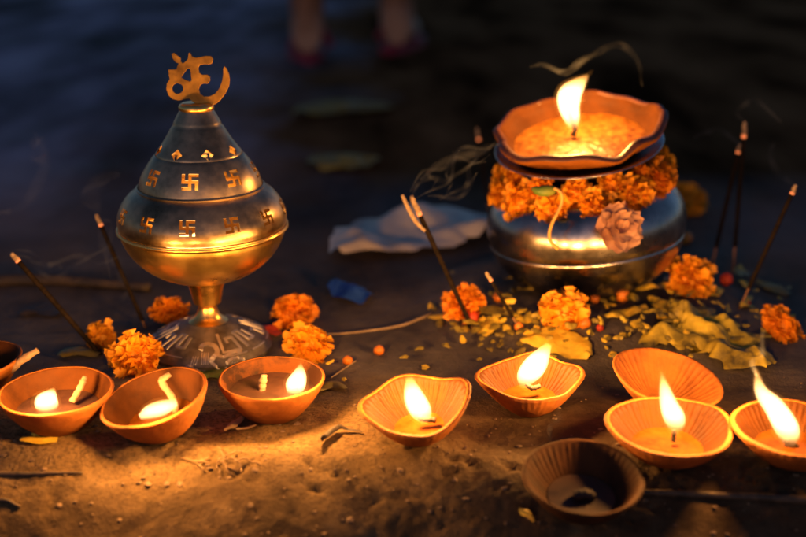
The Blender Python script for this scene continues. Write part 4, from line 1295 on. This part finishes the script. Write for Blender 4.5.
smoke('curling smoke wisp above the flame of the large lamp', [([(530, 67), (545, 66), (560, 71), (572, 70), (588, 58), (604, 48), (622, 46), (634, 56), (640, 72), (644, 88)], 6)], yl, 'smoke')
smoke('tangled smoke wisps left of the pot above the leaning incense stick', [([(412, 196), (420, 184), (432, 176), (446, 182), (460, 172), (478, 156), (492, 150)], 5), ([(440, 200), (458, 192), (468, 180), (470, 168), (486, 160)], 4), ([(433, 188), (437, 180), (428, 172), (436, 164)], 4), ([(420, 180), (450, 160), (480, 150), (500, 146)], 7), ([(428, 196), (450, 199), (466, 190), (478, 174)], 4), ([(410, 192), (424, 172), (444, 166), (462, 150), (484, 148), (498, 138)], 4), ([(414, 200), (436, 190), (450, 178), (456, 160), (474, 162), (490, 154)], 3), ([(446, 196), (452, 184), (446, 172), (456, 160), (452, 150)], 3)], P(474, 327).y, 'smoke_thin')
smoke('pale smoke wisp at the far left edge', [([(-6, 214), (14, 212), (32, 196), (42, 170), (44, 148), (36, 132)], 9), ([(30, 140), (40, 150), (44, 164)], 16)], P(104, 354).y + .05, 'smoke_thin')
smoke('soft smoke drifting between the far left incense stick and the burner', [([(16, 256), (30, 262), (46, 272), (58, 278), (70, 268), (90, 256), (112, 248), (124, 250)], 5), ([(30, 262), (44, 268), (54, 262), (60, 272)], 6), ([(98, 216), (92, 196), (100, 180), (118, 176)], 12), ([(96, 216), (102, 232), (108, 250), (112, 268)], 8), ([(122, 300), (128, 288), (122, 274), (118, 262)], 8), ([(14, 250), (34, 256), (52, 262), (74, 258), (98, 262), (120, 256)], 4), ([(96, 214), (84, 204), (88, 188), (104, 184), (112, 170)], 5), ([(97, 220), (110, 226), (112, 244), (104, 258), (112, 276)], 5)], P(147, 327).y, 'smoke_thin')
smoke('faint smoke rising from the pair of incense sticks at right', [([(745, 122), (738, 112), (748, 100), (762, 104), (780, 122)], 5), ([(740, 144), (720, 130), (704, 132), (696, 140)], 5), ([(796, 186), (782, 176), (770, 160), (776, 144)], 5)], P(733, 272).y, 'smoke_thin')
smoke('smoke rising from the burnt out lamp towards the lit one behind', [([(550, 440), (552, 426), (557, 412), (561, 398)], 5)], b9.y, 'smoke_thin')
smoke('smoke thread above the flame at the right edge', [([(757, 376), (755, 362), (760, 348), (768, 334)], 6)], b8.y, 'smoke_thin')

# ------------------------------------------------------------------ dusk light
SUN_EL, SUN_AZ = radians(9), radians(200)
w = bpy.data.worlds.new('World'); sc.world = w; w.use_nodes = True
n = w.node_tree.nodes; l = w.node_tree.links; n.clear()
out = n.new('ShaderNodeOutputWorld'); bg = n.new('ShaderNodeBackground'); sky = n.new('ShaderNodeTexSky')
sky.sky_type = 'NISHITA'; sky.sun_disc = False; sky.sun_elevation = SUN_EL; sky.sun_rotation = SUN_AZ
sky.ozone_density = 6.0; sky.dust_density = .4
tint = n.new('ShaderNodeMix'); tint.data_type = 'RGBA'; tint.blend_type = 'MULTIPLY'; tint.inputs[0].default_value = 1
tint.inputs[7].default_value = (1.72, 1.0, .80, 1); l.new(sky.outputs[0], tint.inputs[6]); l.new(tint.outputs[2], bg.inputs[0]); bg.inputs[1].default_value = .085; l.new(bg.outputs[0], out.inputs[0])
sd = bpy.data.lights.new('sun', 'SUN'); sd.energy = .01; sd.angle = radians(20); sd.color = (.75, .85, 1)
so = bpy.data.objects.new('sun', sd); col.objects.link(so)
dirv = Vector((sin(SUN_AZ) * cos(SUN_EL), cos(SUN_AZ) * cos(SUN_EL), sin(SUN_EL)))
so.rotation_euler = dirv.to_track_quat('Z', 'Y').to_euler()

sc.view_settings.view_transform = 'Standard'; sc.view_settings.look = 'None'; sc.view_settings.exposure = 0; sc.view_settings.gamma = 1
cy = sc.cycles
cy.use_denoising = True
try: cy.denoiser = 'OPENIMAGEDENOISE'
except Exception: pass
cy.sample_clamp_indirect = 4; cy.caustics_reflective = False; cy.caustics_refractive = False
cy.max_bounces = 7; cy.diffuse_bounces = 4; cy.glossy_bounces = 4; cy.transparent_max_bounces = 16; cy.volume_bounces = 0
cy.volume_max_steps = 128
